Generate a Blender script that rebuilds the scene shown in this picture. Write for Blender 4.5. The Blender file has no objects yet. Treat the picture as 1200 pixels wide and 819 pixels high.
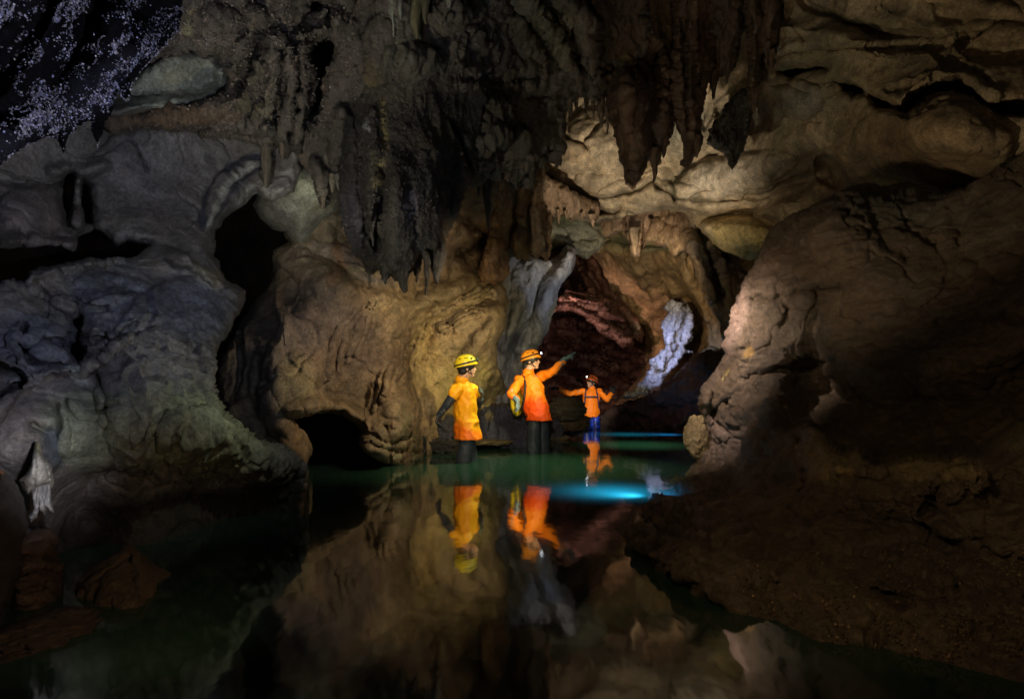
import bpy, bmesh, math, random
import numpy as np
from mathutils import Vector, Matrix

# ------------------------------------------------------------------ camera, world, light, exposure
SC = bpy.context.scene
COL = SC.collection
FP, CH, CX, HY = 750.0, 0.76, 600.0, 457.0      # focal length (px of a 1200 px wide frame), eye height above the water, horizon

def P(px, py, d):
    """the point of the cave that lies d metres ahead of the camera"""
    return Vector(((px - CX) / FP * d, d, CH + (HY - py) / FP * d))

cam_d = bpy.data.cameras.new('camera')
cam = bpy.data.objects.new('camera', cam_d)
COL.objects.link(cam)
cam.location = (0, 0, CH)
cam.rotation_euler = (math.radians(90), 0, 0)
cam_d.sensor_width = 36
cam_d.lens = 36 * FP / 1200
cam_d.shift_y = (HY - 409.5) / 1200
cam_d.clip_start = 0.05
cam_d.clip_end = 200
SC.camera = cam

W = bpy.data.worlds.new('World')
SC.world = W
W.use_nodes = True
W.node_tree.nodes['Background'].inputs[0].default_value = (0.30, 0.34, 0.42, 1)
W.node_tree.nodes['Background'].inputs[1].default_value = 0.006     # faint ambient fill, added to lift the unlit rock

SC.view_settings.view_transform = 'Standard'
SC.view_settings.look = 'None'
SC.view_settings.exposure = 0
SC.view_settings.gamma = 1

def spot(name, loc, target, power, colour, angle, blend=0.6, radius=0.04):
    l = bpy.data.lights.new(name, 'SPOT')
    l.energy = power
    l.color = colour
    l.spot_size = math.radians(angle)
    l.spot_blend = blend
    l.shadow_soft_size = radius
    o = bpy.data.objects.new(name, l)
    COL.objects.link(o)
    o.location = loc
    o.rotation_euler = (Vector(target) - Vector(loc)).to_track_quat('-Z', 'Y').to_euler()
    return o

def point(name, loc, power, colour, radius=0.05):
    l = bpy.data.lights.new(name, 'POINT')
    l.energy = power
    l.color = colour
    l.shadow_soft_size = radius
    o = bpy.data.objects.new(name, l)
    COL.objects.link(o)
    o.location = loc
    return o

LIGHTS = [
    # added unseen lamps, standing in for torches of the cavers and the photographer
    ('torch_on_group', (-0.02, 1.6, 1.25), P(582, 472, 7.2), 400, (1, .86, .66), 22, .8, .05),
    ('torch_on_far_caver', P(690, 340, 6.0), P(692, 472, 12.4), 1500, (1, .82, .62), 10, .8, .05),
    ('torch_on_centre_wall', P(600, 325, 5.0), P(400, 430, 7.0), 120, (1, .77, .48), 110, .9, .28),
    ('torch_on_gold_bay', P(660, 440, 6.4), P(530, 430, 8.4), 115, (1, .80, .40), 80, .9, .05),
    ('torch_on_cream_ceiling', P(725, 385, 6.6), P(735, 190, 9.0), 340, (1, .84, .62), 75, .9, .08),
    ('torch_on_right_ceiling', P(800, 330, 3.6), P(1010, 100, 6.0), 64, (1, .78, .48), 120, .9, .06),
    ('torch_on_hanging_rock', P(300, 330, 3.0), P(500, 130, 5.2), 100, (.92, .88, .68), 100, .9, .03),
    ('torch_on_top_left', P(200, 215, 2.5), P(205, 90, 4.6), 28, (.9, .92, .86), 90, .9, .03),
    ('torch_on_left_wall', P(330, 120, 2.0), P(130, 320, 4.0), 12, (.50, .64, 1), 115, .9, .03),
    ('torch_on_scallops', P(420, 400, 3.1), P(220, 440, 3.6), 11, (.95, 1, .74), 110, .9, .02),
    ('torch_on_pale_bulge', P(400, 330, 4.4), P(345, 235, 5.8), 26, (.95, .97, .85), 50, .9, .04),
    ('torch_on_crystals', P(240, 330, 1.2), P(80, 70, 2.0), 80, (.72, .76, 1), 110, .9, .015),
    ('torch_in_far_chamber', P(700, 330, 9.6), P(785, 410, 11.8), 520, (.50, .62, 1), 34, .9, .06),
    ('torch_on_far_wall', P(735, 345, 8.2), P(790, 330, 13.0), 330, (1, .76, .44), 62, .9, .08),
    ('torch_in_red_tunnel', P(662, 400, 12.2), P(700, 380, 16.5), 260, (1, .60, .48), 90, .9, .05),
    ('torch_on_blade', P(740, 330, 7.6), P(640, 340, 9.6), 52, (.80, .85, 1), 50, .9, .06),
    ('torch_beside_massif', (.75, 4.7, 1.75), P(850, 400, 5.3), 210, (1, .76, .60), 74, 1, .03),
    ('torch_on_massif', (.25, .3, 1.25), P(1060, 380, 3.9), 16, (1, .68, .38), 80, .9, .06),
    ('torch_on_bank', (.2, 1.2, 1.1), P(1020, 540, 2.9), 20.0, (1, .66, .32), 90, .9, .06),
    ('torch_on_near_rock', P(330, 640, 1.3), P(110, 660, 2.3), 16, (1, .70, .42), 60, .9, .03),
    ('fill_on_dark_slope', P(735, 440, 9.4), P(790, 455, 12.0), 34, (1, .62, .45), 70, .9, .05),  # fill lamp added to lift the black back passage
    ('torch_on_stalagmite', P(110, 520, 1.4), P(42, 548, 2.3), 50, (.9, .9, 1), 26, .9, .02),
    ('dive_light_near', (.89, 4.60, .14), (.82, 4.64, 0), 70, (.06, .42, 1), 125, 1, .02),
    ('cyan_fill_near', (.80, 4.78, .40), (.76, 4.82, 0), 170, (.03, .40, 1), 125, 1, .05),  # added wide lamp above the water, spreads the cyan pool
    ('dive_light_far', (2.7, 10.9, .30), (2.6, 10.95, 0), 120, (.02, .26, 1), 130, 1, .05),
    ('cyan_fill_far', (2.0, 11.0, .6), (1.95, 11.0, 0), 170, (.02, .38, .8), 115, 1, .1),  # added wide lamp above the far water, for its cyan streak
    ('green_fill_far', (1.75, 8.9, 1.3), (1.75, 8.9, 0), 170, (.6, 1, .62), 78, 1, .1),  # unseen lamp added overhead to green the far water
    ('green_fill', (.7, 7.0, 2.9), (.25, 6.4, 0), 520, (.75, 1, .5), 62, 1, .1),  # unseen lamp added high over the pool to make it glow green
]
for a in LIGHTS:
    spot(*a)

# ------------------------------------------------------------------ noise
rs = np.random.RandomState(7)
PERM = rs.permutation(256).astype(np.int32)
PERM = np.concatenate([PERM, PERM, PERM])
G = rs.normal(size=(256, 3)).astype(np.float32)
G /= np.linalg.norm(G, axis=1)[:, None]

def gnoise(x, y, z):
    x = np.asarray(x, np.float32); y = np.asarray(y, np.float32); z = np.asarray(z, np.float32)
    xi = np.floor(x).astype(np.int32); yi = np.floor(y).astype(np.int32); zi = np.floor(z).astype(np.int32)
    fx, fy, fz = x - xi, y - yi, z - zi
    xi &= 255; yi &= 255; zi &= 255
    u = fx * fx * fx * (fx * (fx * 6 - 15) + 10)
    v = fy * fy * fy * (fy * (fy * 6 - 15) + 10)
    w = fz * fz * fz * (fz * (fz * 6 - 15) + 10)
    out = 0
    for dx in (0, 1):
        a = PERM[xi + dx]
        for dy in (0, 1):
            b = PERM[a + yi + dy]
            for dz in (0, 1):
                g = G[PERM[b + zi + dz] & 255]
                d = g[..., 0] * (fx - dx) + g[..., 1] * (fy - dy) + g[..., 2] * (fz - dz)
                out = out + d * (u if dx else 1 - u) * (v if dy else 1 - v) * (w if dz else 1 - w)
    return out * 1.5

def fbm(X, Y, Z, octv=4, ridge=False, gain=.5):
    o, a, t = 0, 1.0, 0
    for k in range(octv):
        f = 2.03 ** k
        n = gnoise(X * f + 17.3 * k, Y * f + 5.1 * k, Z * f + 9.7 * k)
        if ridge:
            n = 1 - 2 * np.abs(n) * 1.6
        o = o + n * a; t += a; a *= gain
    return o / t

def worley(X, Y, Z):
    """distance to the nearest and second nearest cell point"""
    xi = np.floor(X).astype(np.int32); yi = np.floor(Y).astype(np.int32); zi = np.floor(Z).astype(np.int32)
    d1 = np.full(X.shape, 9., np.float32); d2 = d1.copy()
    for a in (-1, 0, 1):
        for b in (-1, 0, 1):
            for c in (-1, 0, 1):
                h = PERM[(PERM[(PERM[(xi + a) & 255] + yi + b) & 255] + zi + c) & 255]
                jx = G[h, 0] * .45 + .5; jy = G[h, 1] * .45 + .5; jz = G[h, 2] * .45 + .5
                d = np.sqrt((xi + a + jx - X) ** 2 + (yi + b + jy - Y) ** 2 + (zi + c + jz - Z) ** 2)
                d2 = np.minimum(d2, np.maximum(d1, d)); d1 = np.minimum(d1, d)
    return d1, d2

def sstep(a, b, x):
    t = np.clip((x - a) / (b - a), 0, 1)
    return t * t * (3 - 2 * t)

# ------------------------------------------------------------------ materials
def new_mat(name):
    m = bpy.data.materials.new(name)
    m.use_nodes = True
    return m, m.node_tree.nodes, m.node_tree.links

def rock_mat(name, rough=.6, fine=14., bump=.35, stain=(.55, .4, .25), stain_amt=.35, spec=.5, streak=False):
    m, N, L = new_mat(name)
    b = N['Principled BSDF']
    at = N.new('ShaderNodeAttribute'); at.attribute_name = 'tint'
    tc = N.new('ShaderNodeTexCoord')
    mp = N.new('ShaderNodeMapping')
    L.new(tc.outputs['Object'], mp.inputs[0])
    if streak:
        mp.inputs['Scale'].default_value = (1, 1, .3)
    n1 = N.new('ShaderNodeTexNoise'); n1.inputs['Scale'].default_value = 1.7; n1.inputs['Detail'].default_value = 9; n1.inputs['Roughness'].default_value = .68
    n2 = N.new('ShaderNodeTexNoise'); n2.inputs['Scale'].default_value = fine; n2.inputs['Detail'].default_value = 10; n2.inputs['Roughness'].default_value = .72
    n3 = N.new('ShaderNodeTexNoise'); n3.inputs['Scale'].default_value = fine * 4.5; n3.inputs['Detail'].default_value = 6; n3.inputs['Roughness'].default_value = .75
    for n in (n1, n2, n3):
        L.new(mp.outputs[0], n.inputs['Vector'])
    r1 = N.new('ShaderNodeMapRange'); r1.inputs['From Min'].default_value = .28; r1.inputs['From Max'].default_value = .72
    r1.inputs['To Min'].default_value = .42; r1.inputs['To Max'].default_value = 1.35
    L.new(n1.outputs[0], r1.inputs[0])
    r2 = N.new('ShaderNodeMapRange'); r2.inputs['From Min'].default_value = .3; r2.inputs['From Max'].default_value = .7
    r2.inputs['To Min'].default_value = .45; r2.inputs['To Max'].default_value = 1.5
    L.new(n2.outputs[0], r2.inputs[0])
    r3 = N.new('ShaderNodeMapRange'); r3.inputs['From Min'].default_value = .35; r3.inputs['From Max'].default_value = .7
    r3.inputs['To Min'].default_value = .6; r3.inputs['To Max'].default_value = 1.5
    L.new(n3.outputs[0], r3.inputs[0])
    mu = N.new('ShaderNodeMath'); mu.operation = 'MULTIPLY'
    L.new(r1.outputs[0], mu.inputs[0]); L.new(r2.outputs[0], mu.inputs[1])
    mu2 = N.new('ShaderNodeMath'); mu2.operation = 'MULTIPLY'
    L.new(mu.outputs[0], mu2.inputs[0]); L.new(r3.outputs[0], mu2.inputs[1])
    vm = N.new('ShaderNodeVectorMath'); vm.operation = 'SCALE'
    L.new(at.outputs['Color'], vm.inputs[0]); L.new(mu2.outputs[0], vm.inputs['Scale'])
    # iron stain in patches
    n4 = N.new('ShaderNodeTexNoise'); n4.inputs['Scale'].default_value = 3.1; n4.inputs['Detail'].default_value = 8; n4.inputs['Roughness'].default_value = .7
    mp2 = N.new('ShaderNodeMapping'); mp2.inputs['Location'].default_value = (4, 9, 2); L.new(mp.outputs[0], mp2.inputs[0]); L.new(mp2.outputs[0], n4.inputs['Vector'])
    r4 = N.new('ShaderNodeMapRange'); r4.inputs['From Min'].default_value = .48; r4.inputs['From Max'].default_value = .68
    r4.inputs['To Max'].default_value = stain_amt; L.new(n4.outputs[0], r4.inputs[0])
    vs = N.new('ShaderNodeVectorMath'); vs.operation = 'MULTIPLY'
    vs.inputs[1].default_value = (stain[0] * 1.7, stain[1] * 1.7, stain[2] * 1.7)
    L.new(vm.outputs[0], vs.inputs[0])
    mx = N.new('ShaderNodeMix'); mx.data_type = 'RGBA'
    L.new(r4.outputs[0], mx.inputs[0]); L.new(vm.outputs[0], mx.inputs[6]); L.new(vs.outputs[0], mx.inputs[7])
    L.new(mx.outputs[2], b.inputs['Base Color'])
    rr = N.new('ShaderNodeMapRange'); rr.inputs['From Min'].default_value = .3; rr.inputs['From Max'].default_value = .7
    rr.inputs['To Min'].default_value = rough - .22; rr.inputs['To Max'].default_value = min(1, rough + .22)
    L.new(n4.outputs[0], rr.inputs[0]); L.new(rr.outputs[0], b.inputs['Roughness'])
    b.inputs['Specular IOR Level'].default_value = spec
    b1 = N.new('ShaderNodeBump'); b1.inputs['Strength'].default_value = bump; b1.inputs['Distance'].default_value = .05
    b2 = N.new('ShaderNodeBump'); b2.inputs['Strength'].default_value = bump; b2.inputs['Distance'].default_value = .018
    L.new(n2.outputs[0], b1.inputs['Height']); L.new(n3.outputs[0], b2.inputs['Height'])
    L.new(b1.outputs[0], b2.inputs['Normal']); L.new(b2.outputs[0], b.inputs['Normal'])
    return m

def plain_mat(name, col, rough=.6, spec=.5, bump=.1, scale=40, var=.25, emit=None, wet=None):
    m, N, L = new_mat(name)
    b = N['Principled BSDF']
    tc = N.new('ShaderNodeTexCoord')
    n = N.new('ShaderNodeTexNoise'); n.inputs['Scale'].default_value = scale; n.inputs['Detail'].default_value = 5
    L.new(tc.outputs['Object'], n.inputs['Vector'])
    r = N.new('ShaderNodeMapRange'); r.inputs['From Min'].default_value = .3; r.inputs['From Max'].default_value = .7
    r.inputs['To Min'].default_value = 1 - var; r.inputs['To Max'].default_value = 1 + var
    L.new(n.outputs[0], r.inputs[0])
    vm = N.new('ShaderNodeVectorMath'); vm.operation = 'SCALE'
    vm.inputs[0].default_value = col[:3]
    L.new(r.outputs[0], vm.inputs['Scale'])
    out = vm.outputs[0]
    if wet:                                        # wet cloth below a wavering line (object space height)
        zc, soft, wcol, slope = wet
        sx = N.new('ShaderNodeSeparateXYZ'); L.new(tc.outputs['Object'], sx.inputs[0])
        nn = N.new('ShaderNodeTexNoise'); nn.inputs['Scale'].default_value = 9; nn.inputs['Detail'].default_value = 4
        L.new(tc.outputs['Object'], nn.inputs['Vector'])
        a1 = N.new('ShaderNodeMath'); a1.operation = 'MULTIPLY_ADD'; a1.inputs[1].default_value = .22
        L.new(nn.outputs[0], a1.inputs[0]); L.new(sx.outputs[2], a1.inputs[2])
        a2 = N.new('ShaderNodeMath'); a2.operation = 'MULTIPLY_ADD'; a2.inputs[1].default_value = slope
        L.new(sx.outputs[0], a2.inputs[0]); L.new(a1.outputs[0], a2.inputs[2])
        mr = N.new('ShaderNodeMapRange'); mr.inputs['From Min'].default_value = zc + .11 - soft; mr.inputs['From Max'].default_value = zc + .11 + soft
        mr.inputs['To Min'].default_value = 1; mr.inputs['To Max'].default_value = 0
        L.new(a2.outputs[0], mr.inputs[0])
        mx = N.new('ShaderNodeMix'); mx.data_type = 'RGBA'; mx.inputs[7].default_value = (*wcol, 1)
        L.new(mr.outputs[0], mx.inputs[0]); L.new(out, mx.inputs[6]); out = mx.outputs[2]
    L.new(out, b.inputs['Base Color'])
    b.inputs['Roughness'].default_value = rough
    b.inputs['Specular IOR Level'].default_value = spec
    bp = N.new('ShaderNodeBump'); bp.inputs['Strength'].default_value = bump; bp.inputs['Distance'].default_value = .01
    L.new(n.outputs[0], bp.inputs['Height']); L.new(bp.outputs[0], b.inputs['Normal'])
    if emit:
        b.inputs['Emission Color'].default_value = (*emit[:3], 1); b.inputs['Emission Strength'].default_value = emit[3]
    return m

M_SMOOTH = rock_mat('smooth_limestone', .62, 11, .6)
M_ROUGH = rock_mat('rough_wet_rock', .46, 26, 1.0, spec=.7)
M_FLOW = rock_mat('flowstone', .42, 20, .75, streak=True, spec=.7)
M_BED = rock_mat('dark_crust', .85, 40, .8, spec=.1)
M_POP = rock_mat('crystal_crust', .6, 30, .8, spec=.35)

def tag(o, label=None, cat=None, group=None, kind=None):
    if label: o['label'] = label
    if cat: o['category'] = cat
    if group: o['group'] = group
    if kind: o['kind'] = kind
    return o

def empty(name, loc):
    o = bpy.data.objects.new(name, None)
    COL.objects.link(o)
    o.location = loc
    o.empty_display_size = .2
    return o

def mesh_np(name, V, Fq, mat, tint=None, parent=None, smooth=True):
    """object from numpy vertices and faces (n,3 or n,4)"""
    me = bpy.data.meshes.new(name)
    Fq = np.asarray(Fq, np.int32)
    k = Fq.shape[1]
    me.vertices.add(len(V)); me.vertices.foreach_set('co', np.asarray(V, np.float32).ravel())
    me.loops.add(Fq.size); me.loops.foreach_set('vertex_index', Fq.ravel())
    me.polygons.add(len(Fq)); me.polygons.foreach_set('loop_start', np.arange(0, Fq.size, k, dtype=np.int32))
    me.update(calc_edges=True)
    if smooth:
        me.polygons.foreach_set('use_smooth', np.ones(len(Fq), bool))
    if tint is not None:
        a = me.color_attributes.new('tint', 'FLOAT_COLOR', 'POINT')
        t = np.ones((len(V), 4), np.float32); t[:, :3] = tint
        a.data.foreach_set('color', t.ravel())
    me.materials.append(mat)
    me.validate()
    o = bpy.data.objects.new(name, me)
    COL.objects.link(o)
    if parent is not None:
        o.parent = parent
        o.matrix_parent_inverse = Matrix.Translation(-parent.location)
    return o

# ------------------------------------------------------------------ a rock face: outline, distances, crevices, relief
def poly_sd(X, Y, poly):
    p = np.array(poly, np.float32)
    q = np.roll(p, -1, 0)
    D = np.full(X.shape, 1e9, np.float32)
    ins = np.zeros(X.shape, bool)
    for (x0, y0), (x1, y1) in zip(p, q):
        ex, ey = x1 - x0, y1 - y0
        L2 = ex * ex + ey * ey + 1e-9
        t = np.clip(((X - x0) * ex + (Y - y0) * ey) / L2, 0, 1)
        D = np.minimum(D, (X - x0 - t * ex) ** 2 + (Y - y0 - t * ey) ** 2)
        if y0 != y1:
            c = ((y0 > Y) != (y1 > Y)) & (X < (x1 - x0) * (Y - y0) / (y1 - y0) + x0)
            ins ^= c
    D = np.sqrt(D)
    return np.where(ins, -D, D)

def line_dist(X, Y, pts):
    D = np.full(X.shape, 1e9, np.float32)
    for (x0, y0), (x1, y1) in zip(pts[:-1], pts[1:]):
        ex, ey = x1 - x0, y1 - y0
        L2 = ex * ex + ey * ey + 1e-9
        t = np.clip(((X - x0) * ex + (Y - y0) * ey) / L2, 0, 1)
        D = np.minimum(D, (X - x0 - t * ex) ** 2 + (Y - y0 - t * ey) ** 2)
    return np.sqrt(D)

def spread(ctrl, X, Y, soft=55.):
    """smooth surface through scattered (px, py, value) points"""
    c = np.array(ctrl, np.float64)
    n = len(c)
    def k(dx, dy): return np.sqrt(dx * dx + dy * dy + soft * soft)
    A = np.zeros((n + 1, n + 1)); A[:n, :n] = k(c[:, 0][:, None] - c[:, 0], c[:, 1][:, None] - c[:, 1])
    A[:n, n] = 1; A[n, :n] = 1
    w = np.linalg.solve(A + np.diag([1e-3] * n + [0]), np.append(c[:, 2], 0))
    out = np.full(X.shape, w[n], np.float64)
    for i in range(n):
        out += w[i] * k(X - c[i, 0], Y - c[i, 1])
    return out.astype(np.float32)

def face(name, poly, ctrl, base, mat, holes=(), step=1.5, strokes=(), blobs=(), relief=(), tints=(),
         edge=(10, .25), edge_noise=(3, 14), skirt=.5, warp=(5, 26), parent=None, soft=55., extra=None, seed=0, dmin=.4):
    poly = np.array(poly, np.float32)
    x0, y0 = poly.min(0) - 4 * step; x1, y1 = poly.max(0) + 4 * step
    nx, ny = int((x1 - x0) / step) + 1, int((y1 - y0) / step) + 1
    X, Y = np.meshgrid(np.arange(nx, dtype=np.float32) * step + x0, np.arange(ny, dtype=np.float32) * step + y0)
    so = seed * 13.7
    en = edge_noise[0] * fbm(X / edge_noise[1], Y / edge_noise[1], so + 0 * X, 3)
    sd = poly_sd(X, Y, poly)
    for h in holes:
        sd = np.maximum(sd, -poly_sd(X, Y, h))
    sd = sd + en
    gy, gx = np.gradient(sd, step)
    gl = np.sqrt(gx * gx + gy * gy) + 1e-6
    k = np.where((sd > 0) & (sd < 2.2 * step), sd, 0)
    X = X - k * gx / gl; Y = Y - k * gy / gl
    vin = sd < 1.45 * step
    d = spread(ctrl, X, Y, soft)
    wx = X + warp[0] * fbm(X / warp[1], Y / warp[1], so + 3.3 + 0 * X, 3)
    wy = Y + warp[0] * fbm(X / warp[1], Y / warp[1], so + 8.1 + 0 * X, 3)
    for s in strokes:                              # (points, half width px, depth m, [profile])
        pts, w, a = s[:3]
        prof = s[3] if len(s) > 3 else 'g'
        xs = [p[0] for p in pts]; ys = [p[1] for p in pts]
        m = (wx > min(xs) - 4 * w) & (wx < max(xs) + 4 * w) & (wy > min(ys) - 4 * w) & (wy < max(ys) + 4 * w)
        if not m.any(): continue
        t = line_dist(wx[m], wy[m], pts) / w
        if prof == 'g': f = np.exp(-t * t)
        elif prof == 'v': f = np.clip(1 - t, 0, 1)
        elif prof == 'r': f = np.sqrt(np.clip(1 - t * t, 0, 1))      # round rib
        else: f = 1 - sstep(.7, 1.15, t)                             # flat gouge
        d[m] += a * f
    for (bx, by, rx, ry, rot, a) in blobs:         # rounded bulges (a < 0) and hollows
        c, s_ = math.cos(math.radians(rot)), math.sin(math.radians(rot))
        u = ((wx - bx) * c + (wy - by) * s_) / rx; v = (-(wx - bx) * s_ + (wy - by) * c) / ry
        r2 = u * u + v * v
        d += a * np.sqrt(np.clip(1 - r2, 0, 1)) * .6 + a * .4 * np.exp(-r2)
    if extra is not None:
        d = d + extra(X, Y, d)
    s = np.clip(-sd, 0, 1e6)
    if edge[0] > 0:
        q = np.clip(1 - s / edge[0], 0, 1)
        d = d + edge[1] * (1 - np.sqrt(np.clip(1 - q * q, 0, 1)))
    d = np.maximum(d, dmin)
    def pos(X, Y, d):
        return np.stack([(X - CX) / FP * d, d, CH + (HY - Y) / FP * d], -1)
    Q = pos(X, Y, d)
    tx = np.gradient(Q, axis=1); ty = np.gradient(Q, axis=0)
    N_ = np.cross(tx, ty)
    N_ /= np.linalg.norm(N_, axis=-1)[..., None] + 1e-9
    flip = np.sum(N_ * (Q - np.array([0, 0, CH])), -1) > 0
    N_[flip] *= -1
    disp = np.zeros(X.shape, np.float32)
    for r in relief:                               # (kind, size m, amplitude m, (ax, ay, az), octaves, mask)
        kind, sz, amp, an, oc = r[:5]
        mask = r[5](X, Y) if len(r) > 5 and r[5] is not None else 1
        A_, B_, C_ = Q[..., 0] / sz * an[0] + so, Q[..., 1] / sz * an[1], Q[..., 2] / sz * an[2] + so
        if kind == 'f': n = fbm(A_, B_, C_, oc)
        elif kind == 'r': n = fbm(A_, B_, C_, oc, True)
        elif kind == 'w':                          # knobbly lumps
            d1, d2 = worley(A_ + .3 * gnoise(A_ * 2, B_ * 2, C_ * 2), B_, C_)
            n = .6 - d1
        elif kind == 'c':                          # cells parted by joints
            d1, d2 = worley(A_ + .35 * gnoise(A_ * 1.5, B_ * 1.5, C_ * 1.5), B_, C_)
            n = -np.exp(-((d2 - d1) / .09) ** 2)
        elif kind == 'k':                          # hair cracks
            n = -np.exp(-(fbm(A_, B_, C_, oc) / .022) ** 2)
        disp = disp + amp * n * mask
    fade = np.clip(s / 3, 0.15, 1)
    Q = Q + N_ * (disp * fade)[..., None]
    # tint
    T = np.zeros(X.shape + (3,), np.float32) + np.array(base, np.float32)
    tn = fbm(Q[..., 0] * 2.2 + so, Q[..., 1] * 2.2, Q[..., 2] * 2.2, 4)
    T *= np.clip(1 + .75 * tn, .3, 2)[..., None]
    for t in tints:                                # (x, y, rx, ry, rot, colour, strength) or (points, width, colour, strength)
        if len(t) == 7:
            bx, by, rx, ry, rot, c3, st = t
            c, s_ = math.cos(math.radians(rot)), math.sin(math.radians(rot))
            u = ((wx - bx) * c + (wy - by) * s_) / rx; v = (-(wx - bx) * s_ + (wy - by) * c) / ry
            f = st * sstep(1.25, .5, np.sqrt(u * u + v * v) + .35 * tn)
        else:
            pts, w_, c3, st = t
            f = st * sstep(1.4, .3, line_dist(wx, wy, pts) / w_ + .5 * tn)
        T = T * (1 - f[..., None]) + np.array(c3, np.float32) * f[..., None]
    # faces
    idx = np.arange(nx * ny).reshape(ny, nx)
    cell = vin[:-1, :-1] & vin[1:, :-1] & vin[:-1, 1:] & vin[1:, 1:]
    quads = np.stack([idx[:-1, :-1], idx[1:, :-1], idx[1:, 1:], idx[:-1, 1:]], -1)[cell]
    used = np.zeros(nx * ny, bool); used[quads.ravel()] = True
    remap = np.cumsum(used) - 1
    quads = remap[quads]
    V = Q.reshape(-1, 3)[used]; TT = T.reshape(-1, 3)[used]
    XX = X.ravel()[used]; YY = Y.ravel()[used]; DD = d.ravel()[used]
    if skirt > 0:                                  # turn the rim back so the rock has its thickness
        e = np.concatenate([quads[:, [0, 1]], quads[:, [1, 2]], quads[:, [2, 3]], quads[:, [3, 0]]])
        key = e[:, 0].astype(np.int64) * 10000000 + e[:, 1]; rev = e[:, 1].astype(np.int64) * 10000000 + e[:, 0]
        be = e[~np.isin(key, rev)]
        bv = np.unique(be)
        m2 = np.full(len(V), -1); m2[bv] = np.arange(len(bv)) + len(V)
        B = V[bv]; ray = B - np.array([0, 0, CH]); ray /= np.linalg.norm(ray, axis=1)[:, None]
        V = np.concatenate([V, B + ray * skirt]); TT = np.concatenate([TT, TT[bv]])
        sk = np.stack([be[:, 1], be[:, 0], m2[be[:, 0]], m2[be[:, 1]]], -1)
        quads = np.concatenate([quads, sk])
    loc = np.array(parent.location) if parent is not None else np.zeros(3)
    o = mesh_np(name, V, quads, mat, np.clip(TT, .002, .9), parent)
    return o

# ------------------------------------------------------------------ free-standing pieces
def boulder(name, c, r, mat, col, seed, amp=.18, ridge=.5, parent=None, sub=5, flat=0, scale=1.0):
    bm = bmesh.new()
    bmesh.ops.create_icosphere(bm, subdivisions=sub, radius=1)
    V = np.array([v.co[:] for v in bm.verts], np.float32)
    Fc = np.array([[v.index for v in f.verts] for f in bm.faces])
    bm.free()
    U = V.copy()
    s = seed * 3.1
    n = fbm(U[:, 0] * 1.3 * scale + s, U[:, 1] * 1.3 * scale, U[:, 2] * 1.3 * scale, 5)
    rn = fbm(U[:, 0] * 2.4 * scale + s, U[:, 1] * 2.4 * scale + 4, U[:, 2] * 2.4 * scale, 5, True)
    d1, d2 = worley(U[:, 0] * 2 * scale + s, U[:, 1] * 2 * scale, U[:, 2] * 2 * scale)
    V = V * (1 + amp * 2 * n + amp * ridge * rn - amp * .5 * np.exp(-((d2 - d1) / .12) ** 2))[:, None]
    V = V * np.array(r) + np.array(c)
    t = np.array(col) * (1 + .5 * fbm(U[:, 0] * 3 + s, U[:, 1] * 3, U[:, 2] * 3, 4))[:, None]
    return mesh_np(name, V, Fc, mat, np.clip(t, .002, .9), parent)

def cone_rock(name, top, tip, r0, mat, col, seed, flutes=5, rings=30, sides=22, parent=None, power=.8, lump=.18, r1=.08, bend=.04):
    """a stalactite (or stalagmite): tapered, fluted, ringed and slightly bent, with a blunt drip tip"""
    top = Vector(top); tip = Vector(tip); ax = tip - top; L = ax.length
    ax.normalize()
    u = ax.orthogonal().normalized(); v = ax.cross(u)
    t = np.linspace(0, 1, rings); th = np.linspace(0, 2 * np.pi, sides, endpoint=False)
    TT, TH = np.meshgrid(t, th, indexing='ij')
    r = r0 * ((1 - TT) ** power * (1 - r1) + r1)
    r = r * np.where(TT > .97, .6, 1) * np.where(TT >= 1, .1, 1)
    s = seed * 5.3
    nz = fbm(np.cos(TH) * 1.2 + s, np.sin(TH) * 1.2, TT * L / max(r0, .01) * .7, 4)
    fl = np.cos(TH * flutes + 2.5 * gnoise(TT * 3 + s, TT * 0, TT * 0 + s))
    rg = fbm(TT * L / max(r0, .01) * 1.6 + s, np.cos(TH) * .35, np.sin(TH) * .35, 3, True)
    r = r * (1 + lump * 2.2 * nz + .09 * fl + lump * .45 * rg)
    bx = bend * L * gnoise(t * 2 + s, t * 0 + 1.5, t * 0); by = bend * L * gnoise(t * 2 + s, t * 0 + 7.5, t * 0)
    bx -= bx[0]; by -= by[0]
    C_ = np.array(top)[None, :] + t[:, None] * L * np.array(ax)[None, :] + bx[:, None] * np.array(u) + by[:, None] * np.array(v)
    V = C_[:, None, :] + (r * np.cos(TH))[..., None] * np.array(u) + (r * np.sin(TH))[..., None] * np.array(v)
    idx = np.arange(rings * sides).reshape(rings, sides); nxt = np.roll(idx, -1, 1)
    q = np.stack([idx[:-1], idx[1:], nxt[1:], nxt[:-1]], -1).reshape(-1, 4)
    V = V.reshape(-1, 3)
    tc = np.array(col) * (1 + .6 * nz.reshape(-1, 1))
    return mesh_np(name, V, q, mat, np.clip(tc, .002, .9), parent)

# ================================================================== THE CAVE
R3 = (1, 1, 1)
# the rock that closes the cave behind every gap
face('cave_rear', [(-700, -500), (1900, -500), (1900, 700), (-700, 700)],
     [(-600, 200, 7), (0, 200, 7.5), (0, 600, 6), (300, 260, 13), (300, 400, 12), (300, 520, 10), (600, 300, 17), (700, 400, 21), (800, 300, 19), (1200, 300, 9), (1800, 300, 8), (600, -400, 9), (0, -400, 6), (1200, -400, 8), (700, 495, 20), (1200, 600, 6)],
     (.09, .07, .055), M_SMOOTH, step=9, relief=[('f', 1.5, .4, R3, 4)], edge=(0, 0), skirt=0)['kind'] = 'structure'

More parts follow.
